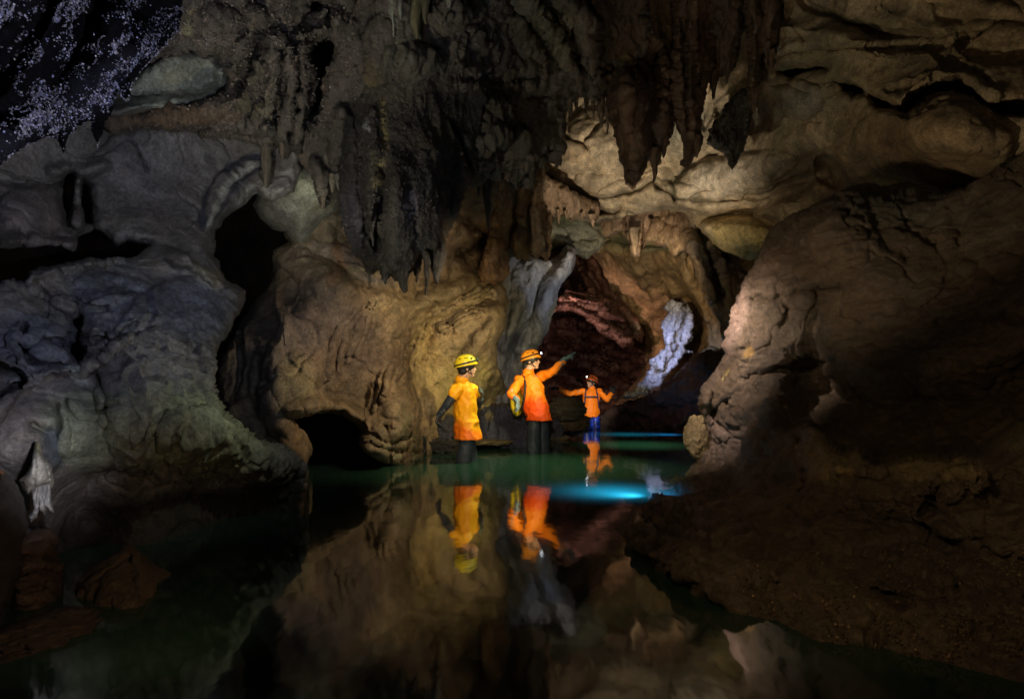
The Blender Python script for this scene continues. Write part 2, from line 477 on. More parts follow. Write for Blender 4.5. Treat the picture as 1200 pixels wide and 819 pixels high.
# red tunnel beyond the third caver
def strata(X, Y, d):
    n = fbm(X / 70, (Y - X * .3) / 15, 0 * X, 3, True)
    return -.6 * n * sstep(250, 320, Y)
o = face('red_tunnel_wall', [(618, 262), (790, 262), (800, 515), (600, 515)],
     [(640, 300, 18), (700, 320, 17), (760, 330, 16), (690, 440, 19.5), (640, 440, 18), (760, 470, 16.5), (690, 500, 14.5), (620, 500, 14)],
     (.11, .055, .042), M_FLOW, extra=strata, edge=(4, .3), skirt=.3,
     strokes=[([(652, 352), (672, 346), (700, 352), (735, 372)], 7, -1.0), ([(672, 300), (684, 330), (704, 368), (732, 388)], 9, -1.6, 'r'),
              ([(690, 320), (716, 350), (742, 384)], 6, 1.2), ([(655, 362), (690, 372), (728, 400)], 10, 1.5), ([(700, 400), (735, 395), (760, 400)], 8, -.8),
              ([(660, 318), (676, 312), (690, 322)], 5, -.6)],
     relief=[('r', .9, .25, (.7, 1, 2.2), 6), ('f', .15, .04, R3, 4)],
     tints=[(662, 350, 20, 7, 8, (.55, .28, .24), .8), (676, 420, 40, 40, 0, (.05, .02, .018), .7), (740, 382, 10, 5, 20, (.3, .3, .26), .8)])  # pink patch paints the light caught by the strata
o['kind'] = 'structure'

t = face('leaning_slab', [(664, 296), (672, 292), (700, 304), (716, 332), (734, 352), (750, 376), (756, 392), (752, 402), (742, 398), (728, 384), (714, 376), (700, 362), (690, 350), (684, 332), (672, 312)],
     [(680, 300, 15.4), (720, 350, 15.0), (750, 395, 14.8)], (.20, .10, .075), M_FLOW, step=1, edge=(6, .6), skirt=1.2, edge_noise=(2, 9),
     strokes=[([(680, 300), (704, 340), (740, 388)], 3, .25), ([(692, 302), (716, 342), (748, 386)], 4, -.3), ([(672, 300), (690, 336), (712, 366)], 3, -.2)],
     relief=[('r', .5, .12, (1, 1, .6), 5), ('f', .1, .02, R3, 3)], tints=[(742, 386, 12, 6, 25, (.34, .30, .22), .9), (705, 330, 8, 20, -30, (.34, .17, .13), .7)], seed=15)
tag(t, 'reddish brown slab of rock leaning diagonally across the mouth of the red tunnel', 'rock')
t = face('red_ledge', [(655, 344), (664, 338), (684, 342), (702, 346), (716, 352), (730, 370), (744, 388), (742, 404), (730, 410), (720, 398), (704, 392), (694, 378), (676, 366), (656, 364), (646, 366)],
     [(660, 350, 13.6), (700, 360, 14.0), (735, 400, 14.3)], (.10, .05, .04), M_FLOW, step=1, edge=(5, .5), skirt=1.2, edge_noise=(3, 8), extra=strata,
     relief=[('r', .6, .10, (.6, 1, 2.2), 3), ('f', .3, .03, R3, 3)], tints=[(664, 350, 12, 5, 8, (.55, .32, .28), .8)], seed=16)  # pink lit edge is painted into the tint
tag(t, 'layered dark red ledge with a pink lit edge inside the red tunnel', 'rock ledge')

# ochre wall of the far chamber
far_poly = [(684, 262), (900, 262), (900, 500), (700, 508), (716, 480), (738, 456), (752, 436), (758, 412), (757, 398), (748, 378), (733, 366),
            (722, 345), (708, 322), (700, 304), (690, 296)]
o = face('far_chamber_wall', far_poly,
     [(700, 300, 13.5), (760, 300, 12.6), (860, 300, 11.2), (730, 380, 15), (790, 380, 14.2), (860, 400, 11.8), (760, 440, 14.8), (820, 470, 13.2), (700, 500, 14.5)],
     (.36, .25, .13), M_SMOOTH, edge=(10, 1.3), skirt=2.5, edge_noise=(3, 12),
     strokes=[([(712, 300), (722, 330), (738, 352)], 5, .35), ([(742, 290), (748, 320), (760, 350)], 6, -.3), ([(770, 300), (778, 330), (782, 350)], 6, .3),
              ([(800, 290), (806, 330), (826, 372)], 7, -.35), ([(765, 372), (780, 366), (800, 352), (815, 362), (820, 390), (806, 418)], 5, .3),
              ([(690, 276), (740, 286), (800, 278), (840, 290)], 6, .4)],
     blobs=[(740, 420, 26, 50, 20, .9)],
     relief=[('f', 1.1, .28, (1, 1, .6), 4), ('r', .5, .06, (1, 1, .5), 5), ('f', .1, .02, R3, 4)],
     tints=[(745, 285, 70, 12, 5, (.20, .21, .13), .8), (760, 330, 60, 30, 0, (.42, .30, .17), .7), (740, 440, 30, 40, 20, (.16, .12, .07), .7),
            (840, 400, 40, 50, 0, (.22, .15, .08), .6), (790, 375, 28, 30, 0, (.2, .13, .07), .6)])
o['kind'] = 'structure'

# pale column of flowstone far back
t = face('pale_flowstone', [(779, 358), (788, 351), (800, 354), (811, 362), (815, 376), (811, 388), (810, 400), (806, 408), (815, 412), (812, 417), (800, 414),
          (795, 424), (784, 438), (770, 452), (757, 462), (742, 468), (722, 466), (735, 460), (748, 452), (758, 440), (761, 427), (771, 420), (778, 404), (776, 392), (775, 380), (780, 370)],
     [(790, 360, 12.3), (800, 400, 12.2), (770, 440, 12.2), (730, 465, 12.4)],
     (.50, .53, .68), M_FLOW, step=.9, edge=(4, .25), skirt=.7, edge_noise=(8, 8),
     strokes=[([(795, 356), (790, 380), (786, 400), (772, 430)], 4, -.12), ([(803, 365), (800, 395), (790, 418)], 3, .12)],
     relief=[('w', .14, .05, R3, 1), ('r', .2, .06, R3, 5), ('f', .05, .025, R3, 3)],
     tints=[(740, 462, 22, 7, -20, (.45, .46, .28), .9), (768, 432, 6, 10, 0, (.2, .17, .09), .8), (790, 372, 9, 8, 0, (.35, .36, .42), .6)], seed=2)
tag(t, 'pale bluish column of bumpy flowstone on the far ochre wall, brightly lit', 'flowstone')
t = face('blue_ledge', [(812, 424), (822, 412), (832, 405), (842, 408), (848, 420), (842, 424), (832, 413), (824, 422), (815, 427)],
     [(815, 424, 11.2), (845, 415, 10.8)], (.3, .34, .5), M_ROUGH, step=.9, edge=(3, .1), skirt=.5, edge_noise=(1, 6), relief=[('r', .2, .05, R3, 4)])
tag(t, 'small bluish arched rock ledge right of the pale flowstone', 'rock ledge')

# dark slope rising to the right behind the massif
o = face('dark_slope', [(690, 500), (712, 480), (735, 470), (752, 466), (775, 455), (790, 442), (803, 425), (818, 416), (834, 412), (870, 400), (900, 440), (900, 530), (690, 530)],
     [(700, 500, 12.8), (730, 499, 13), (780, 500, 12.2), (760, 470, 12.0), (810, 430, 10.6), (850, 420, 10), (860, 500, 10.6), (700, 530, 12.8)],
     (.055, .032, .026), M_ROUGH, edge=(6, .4), skirt=1, edge_noise=(4, 12),
     relief=[('r', .7, .16, R3, 5), ('c', .5, .07, R3, 1), ('f', .1, .03, R3, 3)], tints=[(775, 485, 40, 8, -10, (.1, .045, .03), .6)])
o['kind'] = 'structure'

# cream ceiling running from the far chamber to the upper right
ceil_poly = [(560, -170), (1450, -170), (1450, 330), (1180, 300), (960, 300), (905, 300), (880, 305), (850, 296), (835, 285), (812, 262), (803, 250), (780, 246), (740, 252), (700, 262), (668, 258), (640, 240), (560, 230)]
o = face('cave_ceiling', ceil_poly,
     [(600, 200, 10), (700, 180, 9.6), (700, 245, 9.9), (800, 180, 8.9), (800, 245, 9.2), (880, 180, 8.0), (880, 250, 8.3), (850, 60, 7.4), (960, 60, 6.2), (960, 160, 6.6), (960, 240, 7.2),
      (1080, 60, 5.3), (1080, 170, 5.2), (1080, 230, 6.2), (1200, 60, 4.7), (1200, 190, 4.6), (1000, -60, 5.6), (700, 0, 9), (1350, 150, 4.2), (1350, -120, 4), (700, -150, 8)],
     (.46, .37, .25), M_SMOOTH, step=1.5, warp=(7, 30),
     holes=[[(1020, 113), (1032, 118), (1047, 125), (1056, 126), (1068, 114), (1084, 102), (1100, 96), (1122, 95), (1136, 101), (1146, 110), (1160, 121), (1200, 123), (1300, 120),
             (1300, 140), (1200, 134), (1166, 132), (1152, 122), (1138, 112), (1120, 106), (1100, 107), (1086, 112), (1072, 124), (1060, 131), (1046, 128), (1028, 124)],
            [(912, 84), (932, 79), (958, 76), (970, 80), (958, 84), (938, 88), (924, 91)],
            [(979, 96), (992, 98), (1010, 103), (1012, 109), (1000, 110), (986, 104)],
            [(1215, 190), (1200, 200), (1180, 214), (1150, 226), (1110, 222), (1120, 219), (1150, 214), (1180, 196), (1215, 175)]],
     strokes=[([(905, 74), (925, 62), (950, 57), (985, 56), (1022, 58), (1060, 52), (1100, 54), (1120, 54), (1150, 36), (1168, 26)], 2.6, .22),
              ([(905, 70), (940, 55), (985, 50), (1022, 56)], 14, -.16), ([(940, 0), (960, 14), (990, 26), (1030, 40), (1080, 46)], 5, .16), ([(915, 30), (950, 34), (990, 44), (1010, 54)], 9, -.16),
              ([(1040, 5), (1090, 20), (1130, 16), (1200, 30)], 10, .10), ([(1050, 130), (1070, 112), (1100, 100), (1130, 102), (1160, 125)], 14, -.14),
              ([(1100, 60), (1140, 84), (1160, 100)], 4, .1), ([(1040, 104), (1060, 98), (1080, 94)], 3, .08), ([(1110, 10), (1160, 70), (1200, 60)], 16, .1),
              # layered bands above the far chamber
              ([(700, 232), (730, 228), (748, 224), (764, 214), (776, 222), (790, 230), (800, 232), (818, 236), (860, 236), (900, 228), (940, 208)], 2.4, .22),
              ([(790, 232), (790, 215), (800, 200), (806, 192)], 4, .18), ([(812, 194), (828, 184), (842, 180)], 2.5, .2),
              ([(812, 228), (822, 226), (832, 224)], 1.6, .1),
              ([(800, 252), (840, 254), (880, 246), (930, 222), (950, 206)], 7, .3), ([(816, 262), (850, 254), (880, 252), (905, 262)], 5, .35),
              ([(640, 200), (670, 205), (720, 202), (760, 200)], 5, .10), ([(644, 205), (660, 215), (690, 232), (706, 246)], 3, .3),
              ([(652, 150), (662, 160), (680, 168), (688, 176)], 2.6, .22), ([(686, 164), (694, 154), (698, 146)], 2.2, .2),
              ([(720, 262), (722, 246), (726, 244)], 2.5, .4), ([(702, 250), (740, 248)], 3, .5),
              ([(826, 150), (834, 130), (850, 112), (872, 100), (900, 98), (930, 104), (950, 112)], 3, .14)],
     blobs=[(700, 180, 62, 50, 0, -.55), (860, 205, 80, 24, -12, -.4), (760, 225, 60, 14, 0, -.2), (866, 275, 44, 26, 10, -.55), (1090, 180, 95, 62, 5, -.4), (880, 128, 44, 30, -10, .7),
            (932, 118, 34, 22, 0, -.3), (972, 200, 18, 22, 0, .5), (1000, 140, 50, 35, 0, .12), (880, 50, 60, 30, 0, -.3), (1120, 20, 90, 30, 10, -.2), (1160, 90, 50, 30, 20, -.12), (930, 170, 50, 20, -20, -.15)],
     relief=[('f', 1.2, .10, R3, 3), ('r', .9, .035, (1, 1, 1.8), 4), ('k', 1.4, .03, R3, 3), ('f', .09, .010, R3, 4), ('r', .35, .012, (.6, 1, 2.2), 4, lambda X, Y: sstep(900, 780, X))],
     tints=[(700, 185, 75, 55, 0, (.56, .45, .31), .9), (866, 275, 48, 26, 8, (.78, .60, .26), .95), (860, 205, 70, 25, -12, (.56, .48, .38), .9),  # yellow bulge brightened in the tint to read as strongly lit
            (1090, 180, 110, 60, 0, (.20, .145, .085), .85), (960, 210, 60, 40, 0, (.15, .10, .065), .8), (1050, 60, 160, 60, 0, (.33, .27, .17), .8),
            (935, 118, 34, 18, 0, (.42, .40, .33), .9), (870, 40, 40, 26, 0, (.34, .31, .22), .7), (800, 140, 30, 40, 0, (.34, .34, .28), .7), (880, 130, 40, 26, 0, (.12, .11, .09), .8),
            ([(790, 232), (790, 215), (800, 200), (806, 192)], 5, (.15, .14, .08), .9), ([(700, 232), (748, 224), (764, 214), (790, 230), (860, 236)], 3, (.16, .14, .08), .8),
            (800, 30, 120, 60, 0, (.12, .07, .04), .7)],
     edge=(10, .6), skirt=1.2, edge_noise=(3, 12))
o['kind'] = 'structure'

# right end of the far vault: brown layered rock hanging under the ceiling
t = face('hanging_lip', [(700, 258), (705, 246), (740, 244), (752, 236), (790, 238), (812, 246), (824, 262), (836, 284), (846, 300), (872, 322), (892, 330), (884, 352), (868, 372), (858, 400), (850, 408),
                         (842, 372), (828, 352), (818, 330), (812, 312), (806, 292), (790, 300), (784, 290), (770, 288), (758, 284), (748, 300), (743, 301), (738, 284), (730, 270), (716, 278), (704, 276)],
     [(700, 260, 11), (760, 260, 10.4), (820, 270, 9.8), (860, 340, 9.4), (850, 400, 9.6)], (.20, .14, .09), M_FLOW, step=1.1, edge=(6, .4), skirt=1.4,
     strokes=[([(705, 250), (722, 246), (742, 244)], 4, .4), ([(733, 250), (736, 270)], 2.5, .4), ([(766, 262), (756, 274), (750, 290)], 2.5, .4), ([(764, 254), (780, 262), (792, 264)], 2, .3),
              ([(752, 250), (746, 270), (743, 296)], 7, -.35), ([(820, 270), (834, 310), (846, 350)], 5, .4), ([(806, 280), (822, 320), (836, 350)], 5, -.25), ([(836, 292), (850, 330), (856, 370)], 4, -.25), ([(844, 300), (866, 326), (886, 336)], 4, .3)],
     relief=[('r', .5, .10, (1.6, 1.6, .5), 5), ('w', .2, .03, R3, 1)],
     tints=[(744, 262, 20, 30, 0, (.32, .22, .16), .9), (790, 262, 24, 20, 0, (.15, .09, .05), .7), (826, 300, 14, 40, -20, (.05, .045, .04), .9), (862, 370, 20, 40, 0, (.24, .18, .10), .7)], seed=3)
tag(t, 'brown layered lip of rock with a pointed drip hanging under the cream ceiling', 'rock')

# shelf with fringe, left of it, and green hollow below
t = face('fringed_shelf', [(628, 204), (640, 206), (660, 216), (682, 230), (702, 238), (704, 248), (698, 260), (694, 254), (688, 256), (680, 252), (670, 258), (660, 250), (650, 256), (640, 246), (630, 232)],
     [(630, 220, 8.9), (700, 245, 9.3)], (.28, .19, .12), M_FLOW, step=.9, edge=(6, .35), skirt=.6, edge_noise=(3.5, 5), relief=[('r', .3, .05, (1.6, 1.6, .6), 5), ('w', .09, .02, R3, 1)], seed=5)
tag(t, 'tan rock shelf with a ragged fringe of small drips above the grey blade', 'rock shelf')
t = face('green_bulge', [(636, 250), (650, 244), (690, 250), (704, 262), (710, 282), (700, 296), (688, 304), (674, 298), (662, 290), (652, 294), (640, 300), (634, 280)],
     [(640, 270, 10.6), (700, 280, 10.6)], (.34, .34, .26), M_SMOOTH, step=1.1, edge=(12, .7), skirt=.6, strokes=[([(656, 276), (676, 284), (700, 280)], 2, .1), ([(660, 266), (672, 284), (690, 290)], 2, .12)],
     relief=[('r', .5, .05, (1, 1, 1.5), 5)], tints=[(664, 254, 30, 13, 0, (.08, .09, .05), .95), (640, 285, 12, 18, 0, (.30, .28, .12), .8)], seed=6)
tag(t, 'rounded grey green rock hanging just above the grey blade of rock', 'rock')

# the grey blade of rock between the centre wall and the red tunnel
t = face('grey_blade', [(560, 290), (576, 286), (598, 284), (612, 306), (618, 300), (640, 306), (652, 300), (664, 288), (675, 292), (674, 312), (668, 322), (658, 332), (654, 344), (651, 360), (646, 372), (642, 388), (634, 402), (626, 412),
         (622, 440), (622, 480), (600, 500), (570, 480), (560, 400)],
     [(570, 300, 9.2), (610, 300, 9.3), (665, 300, 9.7), (600, 360, 8.8), (640, 360, 9.3), (590, 420, 8.9), (625, 410, 9.3), (600, 480, 9)],
     (.36, .37, .40), M_FLOW, step=1.1, edge=(9, .5), skirt=1.6, edge_noise=(2.5, 14),
     strokes=[([(668, 300), (650, 330), (640, 360), (630, 400)], 7, -.25), ([(652, 306), (634, 330), (622, 370), (604, 410)], 5, .18), ([(630, 306), (616, 340), (604, 370), (590, 410)], 5, -.12), ([(604, 300), (596, 340), (584, 380)], 6, .15)],
     relief=[('r', .5, .07, (1.4, 1.4, .45), 5), ('f', .08, .012, R3, 3)],
     tints=[(630, 315, 40, 22, -20, (.58, .57, .52), .85), (600, 400, 30, 50, 0, (.15, .16, .19), .8), (645, 372, 5, 20, 15, (.62, .55, .3), .7)], seed=7)
tag(t, 'tall grey blade of flowstone between the ochre wall and the red tunnel', 'flowstone')

# centre wall
cen_poly = [(333, 273), (345, 262), (372, 225), (380, 200), (420, 240), (520, 210), (640, 200), (640, 235), (640, 280), (628, 300), (606, 296), (598, 300), (590, 330), (596, 350), (592, 380), (584, 400),
            (583, 430), (596, 455), (604, 478), (600, 496), (570, 512), (530, 530), (500, 545), (470, 575), (440, 580), (400, 600), (360, 600), (330, 600), (318, 548), (292, 520), (276, 500), (254, 474), (252, 440), (260, 407), (280, 376), (296, 357), (319, 328), (321, 293), (337, 283)]
niche = [(337, 490), (350, 486), (367, 483), (385, 484), (400, 486), (413, 495), (423, 504), (420, 520), (427, 529), (440, 538), (464, 549), (462, 600), (362, 600), (361, 540), (366, 526), (358, 507), (345, 500)]
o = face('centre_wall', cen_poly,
     [(300, 260, 6.6), (300, 350, 6.0), (300, 500, 5.4), (350, 430, 5.7), (350, 480, 5.6), (420, 330, 6.3), (400, 420, 6.2), (420, 480, 6.3), (480, 330, 6.9), (500, 420, 7.6), (560, 380, 7.6), (585, 340, 8.1),
      (580, 250, 7.0), (620, 250, 7.4), (545, 455, 8.4), (600, 480, 9.2), (470, 480, 6.6), (465, 545, 6.45), (520, 522, 8.3), (440, 600, 6.3), (350, 600, 5.2), (500, 270, 7.0)],
     (.27, .20, .12), M_SMOOTH, step=1.25, holes=[niche], warp=(6, 24),
     strokes=[([(560, 330), (520, 350), (480, 366), (460, 400), (455, 450), (470, 500)], 16, -.22), ([(574, 300), (560, 330), (540, 350), (500, 365)], 4, .12),
              ([(592, 352), (570, 352), (540, 362), (510, 380), (495, 420)], 7, .18), ([(585, 345), (576, 380), (560, 400), (548, 420)], 8, -.22),
              ([(540, 300), (556, 320), (566, 336), (582, 330)], 4, .35), ([(410, 325), (440, 335), (480, 340), (520, 330)], 9, .12),
              ([(370, 300), (400, 310), (430, 330)], 8, .15), ([(350, 320), (400, 330), (460, 350)], 18, -.15),
              ([(320, 340), (330, 380), (322, 420), (318, 470), (340, 520)], 10, -.12), ([(300, 420), (296, 460), (310, 500), (345, 545)], 6, .15), ([(280, 390), (282, 440), (276, 470)], 3, .2),
              ([(420, 505), (440, 510), (456, 520), (480, 512)], 3, .12), ([(430, 520), (450, 528), (470, 530)], 3, .12), ([(452, 500), (458, 520), (456, 545)], 3, .12), ([(476, 500), (480, 520), (470, 548)], 3, .10),
              ([(340, 484), (370, 476), (400, 478), (420, 488)], 8, -.25),
              
              # flow lines of the gold bay
              *[([(588 - 2 * k, 324 + 3.2 * k), (548 - 5 * k, 342 + 5 * k), (508 - 5.5 * k, 370 + 6 * k), (494 - 5 * k, 424 + 5 * k)], 1.7, (.05, -.05)[k % 2]) for k in range(15)],
              *[([(470 - 7 * k, 345 + 2 * k), (440 - 7 * k, 365 + 4 * k), (425 - 6 * k, 410 + 5 * k)], 2.2, (.03, -.03)[k % 2]) for k in range(9)],
              # hollows under the brown drapery
              ([(546, 262), (552, 270), (560, 268), (568, 274), (566, 286)], 6, .5), ([(540, 295), (552, 292), (562, 284)], 6, .45), ([(530, 262), (520, 290), (518, 320)], 6, -.2)],
     blobs=[(420, 385, 90, 80, 0, -.18), (540, 470, 40, 30, 0, -.25), (385, 245, 30, 40, 20, -.25), (530, 275, 24, 26, 0, -.3), (440, 520, 22, 22, 0, -.15), (300, 250, 40, 30, 0, -.2), (350, 450, 30, 40, 0, -.15), (400, 275, 14, 16, 0, .2)],
     relief=[('f', .9, .09, R3, 4), ('r', .5, .035, (1, 1, .8), 5), ('f', .12, .014, R3, 4), ('k', .9, .03, R3, 3), ('c', .35, .03, R3, 1, lambda X, Y: sstep(495, 515, Y)),
             ('w', .11, .02, R3, 1, lambda X, Y: sstep(410, 380, Y) * .5 + .25)],
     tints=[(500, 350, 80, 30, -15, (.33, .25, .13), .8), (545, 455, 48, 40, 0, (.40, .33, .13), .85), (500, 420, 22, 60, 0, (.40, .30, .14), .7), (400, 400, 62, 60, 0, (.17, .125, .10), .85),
            (360, 300, 45, 16, -10, (.36, .28, .2), .7), (430, 320, 40, 12, 10, (.2, .2, .22), .6), (305, 420, 55, 110, 0, (.13, .115, .11), .92), (360, 370, 50, 50, 0, (.15, .12, .11), .8), (450, 300, 90, 22, 0, (.19, .14, .12), .7), (420, 318, 60, 6, 8, (.40, .31, .17), .7), (345, 450, 22, 40, 10, (.26, .22, .12), .7),  # darker left patches paint the dimmer light far from the torch
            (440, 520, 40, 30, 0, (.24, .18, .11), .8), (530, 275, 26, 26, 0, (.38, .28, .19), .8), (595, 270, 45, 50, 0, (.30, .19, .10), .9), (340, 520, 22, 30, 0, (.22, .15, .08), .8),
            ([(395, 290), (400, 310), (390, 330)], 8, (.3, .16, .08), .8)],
     edge=(11, .55), skirt=1.0, edge_noise=(4, 14), seed=1)
o['kind'] = 'structure'

# dark shelf inside the niche
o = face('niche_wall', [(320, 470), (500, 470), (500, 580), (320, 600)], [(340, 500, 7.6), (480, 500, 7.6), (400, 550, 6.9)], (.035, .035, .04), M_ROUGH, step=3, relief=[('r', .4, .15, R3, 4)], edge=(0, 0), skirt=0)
o['kind'] = 'structure'

# warm drapery between the hanging rock and the shelf
t = face('brown_drapery', [(552, 150), (600, 140), (640, 150), (642, 200), (634, 214), (634, 240), (646, 252), (646, 262), (645, 300), (640, 307), (634, 298), (628, 303), (622, 296), (616, 305), (610, 300), (606, 306), (602, 292),
                           (594, 290), (596, 320), (590, 328), (580, 332), (566, 330), (560, 318), (566, 300), (572, 280), (578, 266), (572, 256), (565, 240), (572, 214), (566, 195), (556, 205), (548, 216), (545, 190)],
     [(570, 170, 6.7), (630, 170, 6.9), (570, 260, 7.0), (640, 260, 7.2), (590, 320, 7.3), (640, 300, 7.3)], (.34, .20, .10), M_FLOW, step=1.1, edge=(8, .3), skirt=.5, edge_noise=(3, 7),
     strokes=[([(590, 200), (586, 240), (578, 262)], 5, -.12), ([(600, 200), (602, 240), (596, 280), (584, 310)], 5, .10), ([(612, 200), (612, 250), (606, 296)], 5, -.12), ([(620, 205), (622, 250), (618, 290)], 3, .10),
              ([(630, 210), (630, 250), (632, 290)], 4, -.10), ([(640, 220), (638, 260), (640, 290)], 3, .08), ([(596, 290), (600, 268), (604, 262)], 4, .3), ([(576, 290), (574, 310), (580, 325)], 8, -.15)],
     relief=[('r', .28, .07, (2, 2, .3), 5), ('f', .06, .014, R3, 3)],
     tints=[(590, 240, 24, 34, 0, (.42, .24, .10), .8), (632, 270, 14, 34, 0, (.27, .17, .10), .8), (580, 305, 16, 26, 0, (.30, .18, .09), .8), (612, 288, 7, 14, 0, (.55, .36, .14), .8), (590, 160, 50, 26, 0, (.10, .08, .06), .9)], seed=9)
tag(t, 'warm orange brown flowstone drapery left of the fringed shelf', 'flowstone')

# left wall, in three masses parted by the black clefts
left_poly = [(-260, 90), (0, 130), (120, 120), (200, 60), (300, 60), (345, 120), (352, 200), (345, 225), (318, 236), (300, 228), (281, 243), (262, 258), (253, 272), (252, 300), (266, 328), (290, 341), (282, 366), (263, 393),
             (250, 420), (249, 460), (262, 484), (284, 503), (312, 520), (342, 530), (360, 545), (361, 560), (358, 590), (366, 640), (300, 660), (100, 720), (-260, 900)]
cleft = [(-60, 292), (0, 290), (30, 291), (60, 288), (86, 294), (94, 276), (108, 270), (122, 274), (135, 288), (150, 284), (176, 287), (165, 297), (150, 304), (105, 303), (70, 310), (34, 316), (28, 330), (-60, 334)]
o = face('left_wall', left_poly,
     [(-200, 300, 2.6), (0, 200, 3.7), (100, 200, 4.3), (200, 100, 4.35), (200, 180, 4.8), (300, 160, 5.2), (330, 220, 5.1), (240, 260, 4.7), (100, 260, 4.2), (0, 270, 3.5), (0, 340, 3.0), (60, 350, 3.3), (150, 340, 3.8), (240, 310, 4.3), (280, 345, 4.4),
      (0, 400, 2.75), (60, 400, 3.0), (150, 400, 3.4), (240, 400, 4.0), (0, 500, 2.5), (80, 500, 2.7), (150, 500, 3.0), (240, 480, 3.5), (300, 530, 3.7), (350, 550, 4.0),
      (40, 560, 2.65), (150, 560, 3.1), (100, 600, 3.2), (220, 580, 3.5), (200, 640, 3.25), (300, 600, 3.95), (356, 600, 4.05), (300, 660, 3.9), (100, 700, 2.9), (-200, 560, 2.0), (-200, 800, 1.8)],
     (.17, .155, .15), M_SMOOTH, step=1.35, holes=[cleft, [(76, 207), (84, 204), (87, 215), (84, 240), (80, 262), (74, 240)], [(98, 213), (103, 220), (108, 245), (108, 262), (100, 262), (95, 240)],
            [(83, 376), (94, 366), (101, 378), (96, 392), (94, 405), (99, 420), (91, 424), (82, 412), (88, 400), (90, 388)]],
     warp=(6, 22),
     strokes=[  # upper pale panel and its bands
              ([(130, 132), (180, 124), (240, 118), (262, 100), (262, 84)], 9, -.28), ([(262, 105), (268, 88), (258, 70)], 7, .12), ([(140, 150), (200, 148), (260, 146), (300, 156)], 5, .18),
              ([(306, 180), (280, 188), (256, 202), (240, 230), (236, 262)], 4, .05), ([(312, 190), (290, 202), (270, 220), (256, 246)], 3, .04),
              ([(150, 150), (165, 185), (172, 198)], 3, .05), ([(0, 208), (30, 214), (70, 216), (78, 222)], 4, .12), ([(60, 200), (100, 200), (120, 195)], 6, -.12), ([(88, 215), (92, 240), (90, 262)], 4, -.16),
              ([(0, 285), (40, 284), (90, 288)], 6, -.15), ([(30, 326), (60, 316), (110, 306), (160, 304), (220, 300)], 7, -.22),
              # blue slabs
              ([(88, 352), (104, 358), (126, 362)], 2.4, .12), ([(30, 340), (60, 360), (82, 372)], 4, .14), ([(28, 380), (24, 400), (38, 424), (60, 428), (78, 428)], 3, .14), ([(30, 410), (50, 398), (76, 402)], 3, .10),
              ([(96, 398), (128, 398), (128, 402), (150, 384), (160, 378)], 2.6, .14), ([(0, 430), (20, 436), (30, 446), (14, 456), (0, 466)], 3, .2), ([(98, 424), (104, 430), (120, 420), (150, 394)], 4, -.12),
              ([(60, 300), (75, 330), (100, 345)], 3, .08), ([(40, 330), (60, 350), (50, 370)], 3, .08), ([(120, 330), (170, 345), (180, 370), (160, 388)], 4, .06),
              ([(-20, 500), (0, 478), (30, 450), (60, 434), (95, 434)], 5, -.12), ([(78, 472), (86, 486), (90, 492), (112, 494), (128, 478)], 2.5, .12), ([(66, 476), (70, 500), (68, 535)], 2.5, .14), ([(115, 440), (128, 470), (128, 500)], 4, .10),
              ([(40, 500), (60, 506), (66, 530)], 8, .08), ([(100, 560), (130, 548), (180, 550)], 8, .12),
              ([(248, 330), (230, 308), (205, 310)], 5, -.08), ([(200, 302), (240, 320), (285, 345)], 6, -.1)],
     blobs=[(45, 245, 46, 34, 0, -.18), (190, 220, 90, 80, 0, -.22), (140, 350, 54, 36, 10, -.12), (50, 400, 46, 34, 0, -.08), (215, 440, 100, 120, 20, -.35),
            (30, 510, 50, 46, 0, -.1), (270, 520, 80, 40, 10, -.18)],
     extra=None,
     relief=[('f', .8, .06, R3, 3), ('r', .5, .014, R3, 5), ('f', .07, .006, R3, 4), ('k', .7, .016, R3, 3),
             ('r', .075, .030, (1, 1, .24), 1, lambda X, Y: sstep(340, 430, Y) * sstep(110, 150, X - .1 * (Y - 400)) * sstep(600, 560, Y)),
             ('r', .05, .008, (1, 1, .4), 3, lambda X, Y: sstep(280, 360, Y) * sstep(120, 160, X)),
             ('r', .3, .035, (1, 1, 1.5), 6, lambda X, Y: sstep(300, 340, Y) * sstep(200, 130, X) * sstep(460, 420, Y))],
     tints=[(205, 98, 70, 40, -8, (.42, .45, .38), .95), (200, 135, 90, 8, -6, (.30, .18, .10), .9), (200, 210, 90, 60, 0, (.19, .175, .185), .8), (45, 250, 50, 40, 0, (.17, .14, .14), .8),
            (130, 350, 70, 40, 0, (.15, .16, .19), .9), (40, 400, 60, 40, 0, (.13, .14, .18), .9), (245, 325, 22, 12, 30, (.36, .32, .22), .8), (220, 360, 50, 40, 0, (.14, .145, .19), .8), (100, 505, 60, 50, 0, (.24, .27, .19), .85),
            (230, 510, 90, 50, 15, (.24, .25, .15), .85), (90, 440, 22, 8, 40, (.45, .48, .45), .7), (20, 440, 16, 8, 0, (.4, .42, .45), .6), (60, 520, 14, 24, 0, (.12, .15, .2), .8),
            ([(120, 605), (200, 585), (350, 582)], 24, (.03, .024, .018), .95), ([(60, 640), (200, 625), (370, 615)], 36, (.028, .022, .016), .97), (356, 575, 6, 40, 0, (.32, .27, .22), .7),  # near-black bands paint the shade below the overhang
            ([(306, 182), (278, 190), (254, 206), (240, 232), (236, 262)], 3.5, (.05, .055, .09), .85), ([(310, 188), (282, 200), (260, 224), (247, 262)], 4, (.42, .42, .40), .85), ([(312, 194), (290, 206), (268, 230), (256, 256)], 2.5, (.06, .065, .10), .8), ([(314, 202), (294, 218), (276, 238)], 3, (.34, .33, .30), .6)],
     edge=(12, .35), skirt=.9, edge_noise=(4, 13), seed=4)
o['kind'] = 'structure'

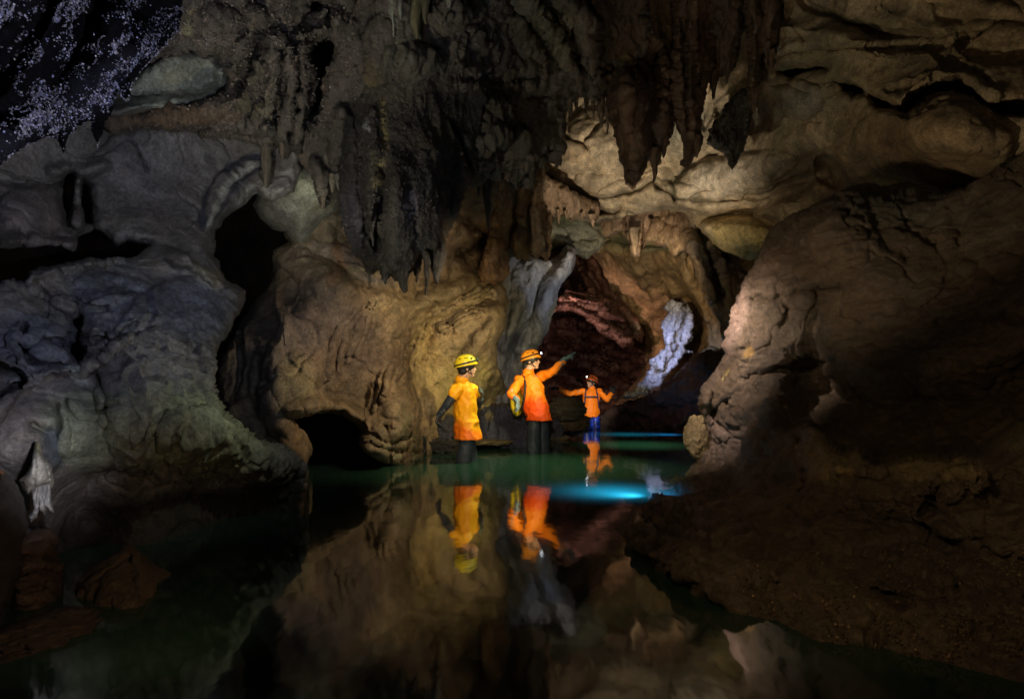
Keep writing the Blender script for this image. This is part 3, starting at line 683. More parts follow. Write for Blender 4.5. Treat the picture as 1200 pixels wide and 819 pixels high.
# smooth pale bulge above the big cleft
t = face('pale_bulge', [(296, 240), (302, 225), (315, 208), (332, 194), (352, 190), (380, 200), (396, 210), (402, 234), (396, 250), (378, 262), (366, 278), (356, 290), (342, 286), (333, 273), (318, 268), (304, 256)],
     [(300, 240, 5.9), (350, 230, 5.7), (395, 230, 5.9), (350, 285, 6.1)], (.33, .32, .25), M_SMOOTH, step=1.2, edge=(26, .5), skirt=.5, edge_noise=(2, 16), relief=[('f', .5, .03, R3, 4), ('f', .08, .006, R3, 3)],
     tints=[(360, 215, 26, 14, 20, (.36, .38, .27), .7), (320, 250, 22, 20, 0, (.27, .25, .22), .7)], seed=8)
tag(t, 'smooth rounded pale grey bulge of limestone above the black cleft', 'rock')

# rough hanging ceiling, upper centre left
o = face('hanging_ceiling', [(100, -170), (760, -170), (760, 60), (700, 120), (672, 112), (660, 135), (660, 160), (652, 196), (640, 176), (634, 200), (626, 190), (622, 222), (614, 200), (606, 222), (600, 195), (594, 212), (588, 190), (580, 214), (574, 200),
                             (566, 205), (558, 214), (548, 208), (420, 225), (402, 214), (394, 222), (384, 216), (386, 240), (378, 245), (372, 226), (366, 206), (352, 190), (345, 176), (332, 186), (326, 172), (318, 180), (318, 208), (312, 218), (306, 200), (306, 170), (290, 166), (272, 162), (240, 164), (228, 156), (150, 158), (130, 152), (126, 138), (160, 128), (210, 124), (250, 116), (266, 98), (262, 82), (250, 66), (225, 55), (190, 62), (160, 72), (130, 60)],
     [(150, 60, 3.5), (150, 145, 4.3), (220, 30, 3.8), (270, 60, 4.2), (270, 140, 4.5), (330, 60, 4.4), (330, 170, 4.9), (380, 60, 4.7), (380, 190, 5.2), (450, 40, 4.6), (450, 150, 5.1), (520, 40, 4.9), (520, 150, 5.4),
      (600, 60, 5.7), (600, 170, 6.1), (650, 40, 5.9), (680, 90, 6.4), (400, -120, 3.8), (700, -120, 5.2), (150, -120, 2.8)],
     (.17, .14, .112), M_ROUGH, step=1.4, warp=(6, 20),
     holes=[[(364, 0), (380, 0), (372, 12), (360, 24), (352, 36), (358, 20)], [(380, 44), (388, 40), (395, 52), (400, 66), (392, 76), (384, 90), (380, 112), (374, 130), (362, 146), (366, 120), (370, 95), (364, 75), (366, 52)]],
     strokes=[  # ropy columns
              ([(304, 36), (298, 60), (290, 84), (282, 100)], 5, .5), ([(300, 20), (296, 40), (280, 62), (268, 90)], 8, -.18),
              ([(330, 60), (332, 90), (328, 120), (318, 140)], 3, .28), ([(322, 50), (322, 90), (318, 118), (304, 146)], 12, -.20, 'r'), ([(340, 60), (342, 90), (338, 130), (332, 160)], 9, -.25, 'r'),
              ([(350, 60), (352, 90), (346, 130), (338, 160)], 2.5, .3), ([(356, 56), (358, 90), (354, 130), (346, 170)], 7, -.25, 'r'), ([(376, 80), (376, 110), (366, 145)], 4, -.15, 'r'),
              ([(395, 70), (408, 90), (412, 130), (410, 180)], 3, .2), ([(402, 130), (396, 160), (392, 190)], 8, -.16, 'r'), ([(400, 20), (380, 36), (352, 44)], 6, -.2), ([(345, 0), (352, 20), (344, 40)], 5, .2), ([(388, 0), (384, 20), (390, 34)], 3, .25),
              ([(402, 0), (396, 18), (392, 34)], 6, -.15), ([(415, 20), (430, 80), (428, 160), (432, 220)], 4, .15), ([(312, 150), (313, 190), (312, 214)], 6, -.2, 'r'), ([(366, 190), (376, 205), (378, 236)], 5, -.2, 'r'),
              ([(130, 148), (200, 138), (250, 130), (280, 116)], 8, -.18), ([(140, 152), (230, 150), (300, 160)], 3, .1),
              # pale diagonal sweep
              ([(610, -10), (640, 30), (660, 60), (676, 96)], 13, -.35, 'r'), ([(600, 0), (630, 45), (655, 80)], 4, .25), ([(628, -10), (652, 24), (668, 56)], 3, .12), ([(658, 0), (690, 30), (688, 64), (694, 100)], 14, -.35, 'r'), ([(674, 60), (682, 84), (688, 112)], 4, .3),
              # overhanging tiers
              ([(500, 95), (540, 90), (580, 96), (630, 92)], 4, .14), ([(560, 120), (600, 112), (640, 118)], 3, .10), ([(550, 104), (580, 108), (610, 104)], 3, .12), ([(566, 168), (590, 160), (612, 168)], 9, -.3), ([(566, 176), (590, 170), (614, 178)], 4, .4)],
     blobs=[(480, 75, 34, 26, 0, -.28), (530, 20, 26, 26, 0, -.3), (550, 60, 22, 30, 0, -.2), (470, 20, 30, 30, 0, -.2), (545, 90, 20, 20, 0, -.2), (580, 140, 22, 30, 0, -.2), (250, 40, 40, 30, 0, -.2), (445, 60, 16, 40, 0, -.2)],
     relief=[('f', .6, .09, R3, 4), ('r', .35, .045, (1, 1, .8), 6), ('w', .10, .016, R3, 1), ('w', .04, .012, R3, 1), ('f', .05, .010, R3, 3), ('r', .13, .022, (1.6, 1.6, .3), 4), ('r', .16, .09, (1.5, 1.5, .35), 4, lambda X, Y: sstep(90, 150, Y) * sstep(430, 470, X)),
             ('c', .22, .05, (1, 1, .7), 1, lambda X, Y: sstep(490, 520, X) * sstep(160, 110, Y))],
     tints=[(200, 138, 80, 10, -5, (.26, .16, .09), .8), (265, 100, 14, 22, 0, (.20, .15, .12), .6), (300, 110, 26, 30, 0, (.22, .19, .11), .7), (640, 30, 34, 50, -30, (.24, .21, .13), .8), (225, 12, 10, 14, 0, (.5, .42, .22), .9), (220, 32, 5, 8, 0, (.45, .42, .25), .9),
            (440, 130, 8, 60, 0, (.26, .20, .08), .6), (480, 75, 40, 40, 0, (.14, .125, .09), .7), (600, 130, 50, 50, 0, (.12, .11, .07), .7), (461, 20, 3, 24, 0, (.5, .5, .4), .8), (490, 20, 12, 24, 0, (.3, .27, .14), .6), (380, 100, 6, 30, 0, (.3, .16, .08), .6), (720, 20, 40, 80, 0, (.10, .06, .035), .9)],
     edge=(9, .45), skirt=.6, edge_noise=(5, 9), seed=11)
o['kind'] = 'structure'

# the great dark drapery with its tips
dr = empty('stalactite_drapery', P(470, 200, 5.2))
tag(dr, 'great black brown drapery of fused stalactites hanging over the centre wall', 'stalactite')
face('curtain', [(392, 20), (470, 0), (560, 20), (580, 100), (572, 150), (566, 190), (556, 214), (545, 222), (540, 240), (533, 252), (528, 268), (522, 278), (520, 296), (516, 318), (510, 326), (504, 314), (502, 296), (496, 300), (492, 316), (488, 330), (484, 318), (478, 322), (473, 336), (468, 330), (458, 322),
                   (450, 328), (444, 316), (436, 322), (430, 318), (424, 304), (415, 300), (408, 280), (400, 260), (396, 230), (395, 190)],
     [(400, 30, 5.1), (470, 20, 4.85), (560, 30, 5.35), (400, 130, 4.95), (470, 120, 4.8), (550, 130, 5.35), (400, 220, 4.9), (470, 230, 4.5), (545, 210, 5.3), (430, 300, 4.9), (490, 310, 4.8), (516, 300, 5.0)],
     (.05, .042, .036), M_ROUGH, step=1.15, edge=(22, .5), skirt=.4, edge_noise=(3.5, 6), warp=(5, 16),
     strokes=[([(436, 130), (438, 170), (434, 210), (432, 255)], 7, -.10), ([(449, 200), (452, 215), (446, 240), (440, 290)], 5, .40), ([(466, 200), (464, 240), (460, 320)], 10, -.07), ([(482, 220), (488, 260), (486, 310)], 4, .06), ([(500, 180), (510, 230), (508, 310)], 10, -.07),
              ([(410, 140), (412, 200), (418, 270)], 6, -.1, 'r'), ([(424, 180), (426, 240), (430, 300)], 3, .12), ([(530, 170), (532, 210), (524, 250)], 4, .10), ([(526, 140), (540, 170), (552, 200)], 4, .2)],
     relief=[('f', .4, .08, (1, 1, .6), 4), ('r', .2, .022, (1.4, 1.4, .32), 5), ('w', .06, .016, (1, 1, .8), 1), ('w', .028, .011, R3, 1), ('f', .04, .01, R3, 3)],
     tints=[([(446, 125), (452, 160), (448, 195)], 6, (.22, .17, .07), .6), ([(436, 180), (435, 220)], 4, (.2, .17, .09), .5), ([(430, 140), (432, 152)], 2.5, (.4, .44, .45), .7), (482, 245, 10, 26, 0, (.16, .15, .22), .8), (410, 260, 14, 50, 0, (.10, .09, .12), .8), (520, 160, 40, 30, 0, (.10, .085, .05), .7), (470, 80, 90, 60, 0, (.14, .12, .09), .95), ([(446, 120), (450, 160), (446, 190), (440, 215)], 5, (.30, .24, .09), .75)],
     parent=dr, seed=12)
random.seed(4)
for (x, y0, y1, w, d) in [(449, 262, 331, 9, 4.85), (472, 262, 342, 15, 4.82), (498, 296, 344, 5, 4.95), (509, 260, 331, 11, 5.02), (534, 216, 256, 8, 5.25), (436, 235, 286, 5, 4.75)]:
    cone_rock('stalactite', P(x + random.uniform(-2, 2), y0, d), P(x, y1 + 3, d), w / FP * d * .5 * 1.7, M_ROUGH, (.07, .058, .048), x, parent=dr, power=.6, lump=.3, bend=.10)

# the two big brown stalactites and their neighbours
def big_stalactite(label, poly, ctrl, col, tips, tints=(), strokes=(), seed=0, name='stalactite', edge=(22, .7)):
    xs = [c[0] for c in ctrl]; ys = [c[1] for c in ctrl]
    r = empty(name, P(sum(xs) / len(xs), min(ys), ctrl[0][2]))
    tag(r, label, 'stalactite')
    face('stalactite_body', poly, ctrl, col, M_FLOW, step=1.15, edge=edge, skirt=.5, edge_noise=(4, 8), strokes=strokes, tints=tints, warp=(5, 16),
         relief=[('f', .4, .09, (1, 1, .5), 4), ('r', .3, .055, (1.3, 1.3, .3), 5), ('r', .08, .014, (1.6, 1.6, .25), 3), ('f', .04, .008, R3, 3)], parent=r, seed=seed)
    for k, (x, y0, y1, w, d) in enumerate(tips):
        cone_rock('drip_tip', P(x + 1, y0, d), P(x, y1, d), w / FP * d * .5 * 1.6, M_FLOW, col, x + seed, parent=r, power=.7, lump=.25, rings=20, sides=16)
    return r
big_stalactite('largest brown stalactite with a broad ragged tip, left of its long neighbour',
    [(704, -160), (800, -160), (796, 60), (790, 100), (790, 130), (786, 150), (782, 168), (774, 180), (772, 192), (767, 190), (758, 188), (753, 204), (748, 216), (741, 222), (733, 216), (731, 196), (724, 178), (720, 160), (712, 130), (706, 100), (700, 60), (702, 0)],
    [(750, 0, 6.5), (750, 100, 6.2), (750, 180, 6.4), (710, 60, 6.7), (790, 60, 6.7), (750, -150, 5.6)], (.115, .068, .042), [(766, 175, 214, 7, 6.5), (728, 150, 184, 8, 6.5), (778, 150, 186, 8, 6.6)],
    strokes=[([(768, 60), (768, 120), (762, 190)], 7, .35), ([(730, 0), (733, 60), (734, 150)], 6, -.2, 'r'), ([(715, 30), (714, 70), (713, 90)], 2.5, -.2, 'r'), ([(748, 40), (744, 80)], 4, .2), ([(758, -20), (764, 40), (778, 80)], 9, -.2)],
    tints=[(736, 75, 12, 12, 0, (.16, .12, .06), .8), (770, 20, 22, 50, 0, (.16, .11, .06), .7), (714, 50, 4, 26, 0, (.26, .16, .1), .8), (764, 130, 14, 70, 0, (.035, .02, .015), .8), (733, 150, 12, 30, 0, (.14, .07, .04), .6)], seed=21)
big_stalactite('long reddish brown stalactite right of the largest one, tip bent left',
    [(786, -160), (840, -160), (842, 0), (836, 60), (830, 86), (826, 110), (822, 140), (823, 170), (814, 182), (810, 192), (804, 200), (799, 194), (802, 180), (800, 166), (794, 150), (789, 120), (788, 60)],
    [(812, 0, 6.3), (810, 100, 6.25), (806, 190, 6.4), (812, -150, 5.4)], (.115, .068, .042), [(816, 160, 186, 6, 6.4)],
    strokes=[([(812, 0), (810, 60), (808, 120)], 5, -.15, 'r'), ([(800, 20), (802, 80), (806, 150)], 3, .15)], tints=[(806, 90, 8, 50, 0, (.05, .03, .02), .7)], seed=22, edge=(14, .5))
big_stalactite('dark stalactite with two thin dripping tips, left of the tapering one',
    [(836, -160), (872, -160), (870, 40), (862, 78), (852, 86), (842, 92), (840, 100), (837, 116), (833, 104), (831, 84), (830, 60), (834, 0)],
    [(850, 0, 6.3), (846, 80, 6.5), (850, -150, 5.4)], (.09, .055, .035), [(836, 84, 118, 5, 6.5), (852, 70, 100, 5, 6.5)], seed=23, edge=(12, .4))
big_stalactite('tapering brown stalactite rightmost of the row, crossing the dark hollow',
    [(868, -160), (918, -160), (914, 33), (912, 50), (906, 58), (905, 78), (900, 76), (899, 62), (892, 70), (890, 92), (886, 112), (883, 130), (878, 122), (877, 104), (876, 80), (874, 40), (870, 0)],
    [(890, 0, 6.0), (884, 100, 6.2), (890, -150, 5.2)], (.11, .07, .045), [(883, 105, 134, 6, 6.2), (903, 60, 82, 5, 6.1), (898, 50, 74, 5, 6.1)],
    strokes=[([(884, 0), (884, 60), (883, 110)], 5, -.12, 'r')], seed=24, edge=(12, .4))
t = face('root_curtain', [(868, 104), (880, 108), (884, 124), (880, 140), (874, 168), (868, 180), (862, 194), (858, 202), (852, 186), (846, 178), (836, 174), (828, 168), (832, 152), (842, 136), (854, 118)],
     [(870, 110, 6.9), (850, 170, 7.2), (860, 195, 7.1)], (.045, .04, .032), M_FLOW, step=.9, edge=(8, .3), skirt=.3, edge_noise=(3, 5), relief=[('r', .12, .06, (1.8, 1.8, .22), 4)], seed=25)
tag(t, 'dark fringed curtain of thin drips hanging in the hollow behind the tapering stalactite', 'stalactite')

# small free stalactites
SMALL = [  # x, top, tip, width, d, colour, label
    (641, 150, 202, 4, 6.6, (.4, .34, .22), 'thin pale drip stalactite between the rough ceiling and the cream ceiling'),
    (637, 150, 206, 5, 6.5, (.22, .16, .10), None), (648, 150, 186, 5, 6.6, (.12, .09, .06), None), (655, 140, 172, 6, 6.6, (.13, .10, .07), None), (628, 165, 214, 6, 6.4, (.13, .10, .07), None),
    (704, 104, 152, 8, 7.0, (.18, .13, .09), 'knobbly stalactite pair of drips left of the largest brown stalactite'), (696, 110, 142, 4, 7.0, (.15, .11, .08), None), (688, 108, 136, 5, 7.0, (.15, .11, .08), None), (712, 120, 160, 4, 7.0, (.22, .15, .1), None),
    (614, 170, 204, 6, 6.2, (.10, .08, .06), None), (606, 176, 218, 7, 6.2, (.09, .075, .055), None), (598, 172, 206, 6, 6.2, (.10, .08, .06), None), (590, 178, 212, 6, 6.2, (.09, .07, .05), None), (580, 178, 216, 7, 6.2, (.08, .065, .05), None), (570, 176, 222, 9, 6.15, (.07, .06, .045), None),
    (573, 200, 272, 9, 6.4, (.05, .045, .035), 'long black stalactite in front of the brown drapery'), (561, 195, 232, 6, 6.2, (.07, .06, .045), None),
    (622, 180, 226, 7, 6.3, (.11, .09, .065), None), (668, 108, 140, 7, 6.5, (.14, .11, .08), None), (676, 112, 132, 5, 6.6, (.14, .11, .08), None), (662, 125, 160, 6, 6.6, (.13, .1, .07), None),
    (313, 160, 222, 10, 4.7, (.16, .13, .09), 'rough rounded stalactite hanging before the banded pale rock on the left'), (377, 196, 246, 9, 5.2, (.17, .12, .08), 'brown curved stalactite in front of the smooth pale bulge'),
    (332, 165, 190, 6, 4.9, (.16, .12, .08), None), (390, 205, 226, 6, 5.2, (.2, .17, .12), None), (397, 205, 224, 5, 5.2, (.2, .19, .15), None),
    (350, 52, 78, 4, 4.5, (.34, .33, .18), 'short pale yellow drip on the ropy columns'),
    (461, -10, 44, 3.5, 4.3, (.5, .5, .42), 'thin white straw stalactite at the top edge'), (487, -10, 46, 14, 4.4, (.22, .19, .10), 'blunt olive stalactite cluster at the top edge beside the white straw'), (500, -10, 30, 8, 4.4, (.2, .17, .10), None), (470, -10, 24, 6, 4.3, (.3, .3, .24), None), (526, -10, 10, 9, 4.5, (.3, .3, .28), None),
    (744, 268, 300, 9, 9.9, (.3, .22, .15), 'pointed tan drip hanging in the middle above the far chamber'),
    (664, 248, 258, 2.5, 9.0, (.3, .2, .12), None), (695, 252, 267, 5, 9.2, (.36, .25, .16), None), (683, 250, 257, 2.5, 9.1, (.3, .2, .12), None), (655, 246, 263, 3.5, 9.0, (.3, .2, .12), None),
    (36, 120, 150, 6, 2.4, (.25, .22, .26), None)]
small_sets = {}
for k, (x, y0, y1, w, d, c, lab) in enumerate(SMALL):
    o = cone_rock('stalactite', P(x - 1, y0, d), P(x, y1, d), w / FP * d * .5 * 1.5, M_FLOW, c, x * .7 + k, power=.7, lump=.2, rings=22, sides=14, bend=.05)
    if lab: tag(o, lab, 'stalactite')
    else:
        where = ('one of the small dark stalactites fringing the ceiling above the brown drapery' if 560 <= x <= 660 and y0 > 120 and d < 7 and (c[0] < .3) else
                 'one of the tiny tan drips fringing the shelf above the grey blade' if d > 8.5 else
                 'one of the small drips left of the largest brown stalactite' if 660 < x < 720 else
                 'one of the short drips hanging beside the smooth pale bulge' if 320 < x < 400 else
                 'one of the short drips at the top edge near the white straw' if 460 < x < 530 else 'small drip below the crystal covered rock')
        small_sets.setdefault(where, []).append((x, o))
for where, lst in small_sets.items():
    lst.sort(key=lambda t: t[0])
    words = ['leftmost', 'second from the left', 'third from the left', 'fourth from the left', 'fifth from the left', 'sixth from the left', 'seventh from the left', 'eighth from the left', 'ninth from the left', 'tenth from the left', 'eleventh from the left', 'twelfth from the left', 'thirteenth from the left']
    for k, (x, o) in enumerate(lst):
        wd = 'rightmost' if k == len(lst) - 1 and k else words[k]
        if len(lst) == 1: tag(o, where, 'stalactite')
        else: tag(o, wd + ' ' + where[4:], 'stalactite', where[11:])

# ------------------------------------------------------------------ near ceiling crusted with crystals, top left
pop_ctrl = [(-200, -100, 1.2), (0, 0, 1.7), (0, 160, 1.9), (100, 0, 2.0), (100, 120, 2.3), (200, 0, 2.4), (190, 60, 2.5), (-200, 150, 1.4), (250, -100, 2.4)]
pop_strokes = [([(-40, 120), (20, 60), (50, 0)], 16, .18), ([(60, 110), (86, 70), (110, 0)], 20, .22), ([(150, 0), (180, 20), (205, 30)], 18, .25), ([(0, 170), (50, 130), (110, 90), (160, 60)], 22, -.16), ([(10, 40), (30, 20), (40, -20)], 10, -.08), ([(120, 50), (140, 20), (130, -20)], 12, -.1)]
po = empty('crystal_ceiling', P(80, 60, 2.0))
tag(po, 'near overhanging rock crusted with glittering bluish crystals, top left', 'rock')
pf = face('crust_bed', [(-320, -200), (230, -200), (226, -30), (212, 0), (206, 24), (196, 48), (180, 66), (166, 82), (154, 98), (148, 118), (140, 106), (128, 112), (124, 128), (118, 158), (115, 172), (110, 160), (108, 138), (100, 134), (94, 146), (88, 140), (84, 150), (77, 172), (74, 182), (68, 166), (58, 160), (40, 166),
                         (20, 176), (0, 186), (-320, 330)], pop_ctrl, (.006, .005, .006), M_BED, step=1.5, edge=(14, .25), skirt=.5, edge_noise=(4, 8), strokes=pop_strokes,
     relief=[('f', .3, .07, R3, 4), ('w', .05, .018, R3, 1), ('w', .022, .010, R3, 1)], parent=po, seed=31,
     tints=[([(0, 180), (50, 150), (110, 100), (160, 70)], 16, (.016, .015, .02), .7)])
# crystals: thousands of small faceted grains, sown in clusters over the crust
rr = np.random.RandomState(5)
n = 190000
cx_, cy_ = rr.uniform(-120, 215, n), rr.uniform(-60, 190, n)
me = pf.data
vc = np.empty(len(me.vertices) * 3, np.float32); me.vertices.foreach_get('co', vc); vc = vc.reshape(-1, 3)
vn = np.empty(len(me.vertices) * 3, np.float32); me.vertices.foreach_get('normal', vn); vn = vn.reshape(-1, 3)
pick = rr.randint(0, len(vc) - 700, n)
pv = vc[pick]; nv = vn[pick]
flipn = np.sum(nv * (pv - np.array([0, 0, CH])), 1) > 0; nv[flipn] *= -1
px_ = pv[:, 0] / pv[:, 1] * FP + CX; py_ = HY - (pv[:, 2] - CH) / pv[:, 1] * FP
dens = fbm(px_ / 34, py_ / 34 + px_ / 60, 0 * px_ + 2, 5, gain=.65) * 3.2
band = np.exp(-((py_ - (180 - .72 * px_)) / 34) ** 2)
keep = (rr.rand(n) < np.clip(.10 + dens + .75 * band, 0, 1) ** 1.3) & (px_ > -130) & (px_ < 215) & (py_ > -60)
pv, nv = pv[keep], nv[keep]
m = len(pv)
octa = np.array([(1, 0, 0), (0, 1, 0), (-1, 0, 0), (0, -1, 0), (0, 0, 1.3), (0, 0, -1)], np.float32)
of = np.array([(0, 1, 4), (1, 2, 4), (2, 3, 4), (3, 0, 4), (1, 0, 5), (2, 1, 5), (3, 2, 5), (0, 3, 5)])
ang = rr.rand(m, 3) * 6.28
sz = (.0013 + .0036 * rr.rand(m) ** 2.6)
ca, sa, cb, sb = np.cos(ang[:, 0]), np.sin(ang[:, 0]), np.cos(ang[:, 1]), np.sin(ang[:, 1])
O = np.repeat(octa[None], m, 0) * sz[:, None, None] * rr.uniform(.7, 1.3, (m, 1, 3))
O = np.stack([O[..., 0] * ca[:, None] - O[..., 1] * sa[:, None], O[..., 0] * sa[:, None] + O[..., 1] * ca[:, None], O[..., 2]], -1)
O = np.stack([O[..., 0], O[..., 1] * cb[:, None] - O[..., 2] * sb[:, None], O[..., 1] * sb[:, None] + O[..., 2] * cb[:, None]], -1)
V = O + (pv + nv * sz[:, None] * .6)[:, None, :]
Fc = (of[None] + (np.arange(m) * 6)[:, None, None]).reshape(-1, 3)
hue = rr.rand(m, 1)
tc_ = np.array([(.46, .46, .74)]) * (1 - hue) + np.array([(.66, .60, .56)]) * hue
o = mesh_np('crystal', V.reshape(-1, 3), Fc, M_POP, np.repeat(tc_ * np.clip(np.exp(rr.normal(-.6, .7, (m, 1))), .06, 1.15), 6, 0), po, smooth=False)
o['kind'] = 'stuff'

def sow(target, n, box, size, c0, parent, seed, bias=0.):
    """rough mineral grains sown over a rock face"""
    rr = np.random.RandomState(seed)
    me = bpy.data.objects[target].data
    vc = np.empty(len(me.vertices) * 3, np.float32); me.vertices.foreach_get('co', vc); vc = vc.reshape(-1, 3)
    vn = np.empty(len(me.vertices) * 3, np.float32); me.vertices.foreach_get('normal', vn); vn = vn.reshape(-1, 3)
    px = vc[:, 0] / vc[:, 1] * FP + CX; py = HY - (vc[:, 2] - CH) / vc[:, 1] * FP
    ok = np.where((px > box[0]) & (px < box[2]) & (py > box[1]) & (py < box[3]))[0]
    pk = ok[rr.randint(0, len(ok), n)]
    dn = fbm(px[pk] / 30, py[pk] / 30, 0 * px[pk] + seed, 4) * 2.2 + bias
    pk = pk[rr.rand(n) < np.clip(.45 + dn, 0, 1)]
    p, q = vc[pk], vn[pk].copy(); fl = np.sum(q * (p - np.array([0, 0, CH])), 1) > 0; q[fl] *= -1
    m = len(p); sz = size * (.5 + rr.rand(m) ** 2)
    O = octa[None] * (sz[:, None, None] * rr.uniform(.6, 1.4, (m, 1, 3)))
    a = rr.rand(m) * 6.28; ca, sa = np.cos(a)[:, None], np.sin(a)[:, None]
    O = np.stack([O[..., 0] * ca - O[..., 1] * sa, O[..., 0] * sa + O[..., 1] * ca, O[..., 2]], -1)
    V = O + (p + q * sz[:, None] * .4)[:, None, :]
    F_ = (of[None] + (np.arange(m) * 6)[:, None, None]).reshape(-1, 3)
    g = mesh_np('grains', V.reshape(-1, 3), F_, M_POP, np.repeat(np.array([c0]) * np.exp(rr.normal(-.2, .5, (m, 1))), 6, 0), parent, smooth=False)
    g['kind'] = 'stuff'
    return g
sow('hanging_ceiling', 22000, (150, -20, 420, 165), .0065, (.24, .19, .16), bpy.data.objects['hanging_ceiling'], 3)
sow('hanging_ceiling', 9000, (410, -10, 640, 190), .006, (.15, .13, .09), bpy.data.objects['hanging_ceiling'], 4)
sow('curtain', 12000, (396, 110, 560, 330), .0065, (.085, .072, .066), dr, 5)

# ------------------------------------------------------------------ right massif
mas_poly = [(904, 268), (920, 256), (950, 242), (975, 230), (992, 220), (1013, 215), (1040, 218), (1067, 214), (1100, 222), (1130, 220), (1165, 200), (1200, 176), (1450, 60), (1450, 1000), (1200, 850), (1060, 800), (980, 780), (900, 760), (850, 735), (800, 700), (760, 672),
            (735, 650), (722, 636), (712, 624), (720, 616), (735, 608), (750, 606), (760, 600), (764, 588), (764, 578), (775, 568), (790, 558), (803, 552), (816, 541), (822, 520), (822, 500), (821, 486), (818, 466), (827, 446), (842, 428), (850, 414), (849, 404), (852, 396), (856, 376), (858, 362), (868, 336), (883, 310), (893, 290)]
def shelf(X, Y, d):                                  # the low undercut, the ochre lip and the bank below it
    lipy = np.interp(X, [700, 800, 880, 930, 950, 990, 1010, 1030, 1070, 1110, 1150, 1200, 1400], [640, 590, 530, 506, 502, 526, 532, 546, 536, 532, 526, 500, 440])
    u = Y - lipy + 7 * fbm(X / 30, Y / 30, 0 * X, 3)
    m_ = sstep(900, 960, X)
    return m_ * (.55 * sstep(-110, -50, u) * sstep(6, -6, u) - .20 * sstep(-8, 6, u) * (1 - .6 * sstep(20, 70, u)))
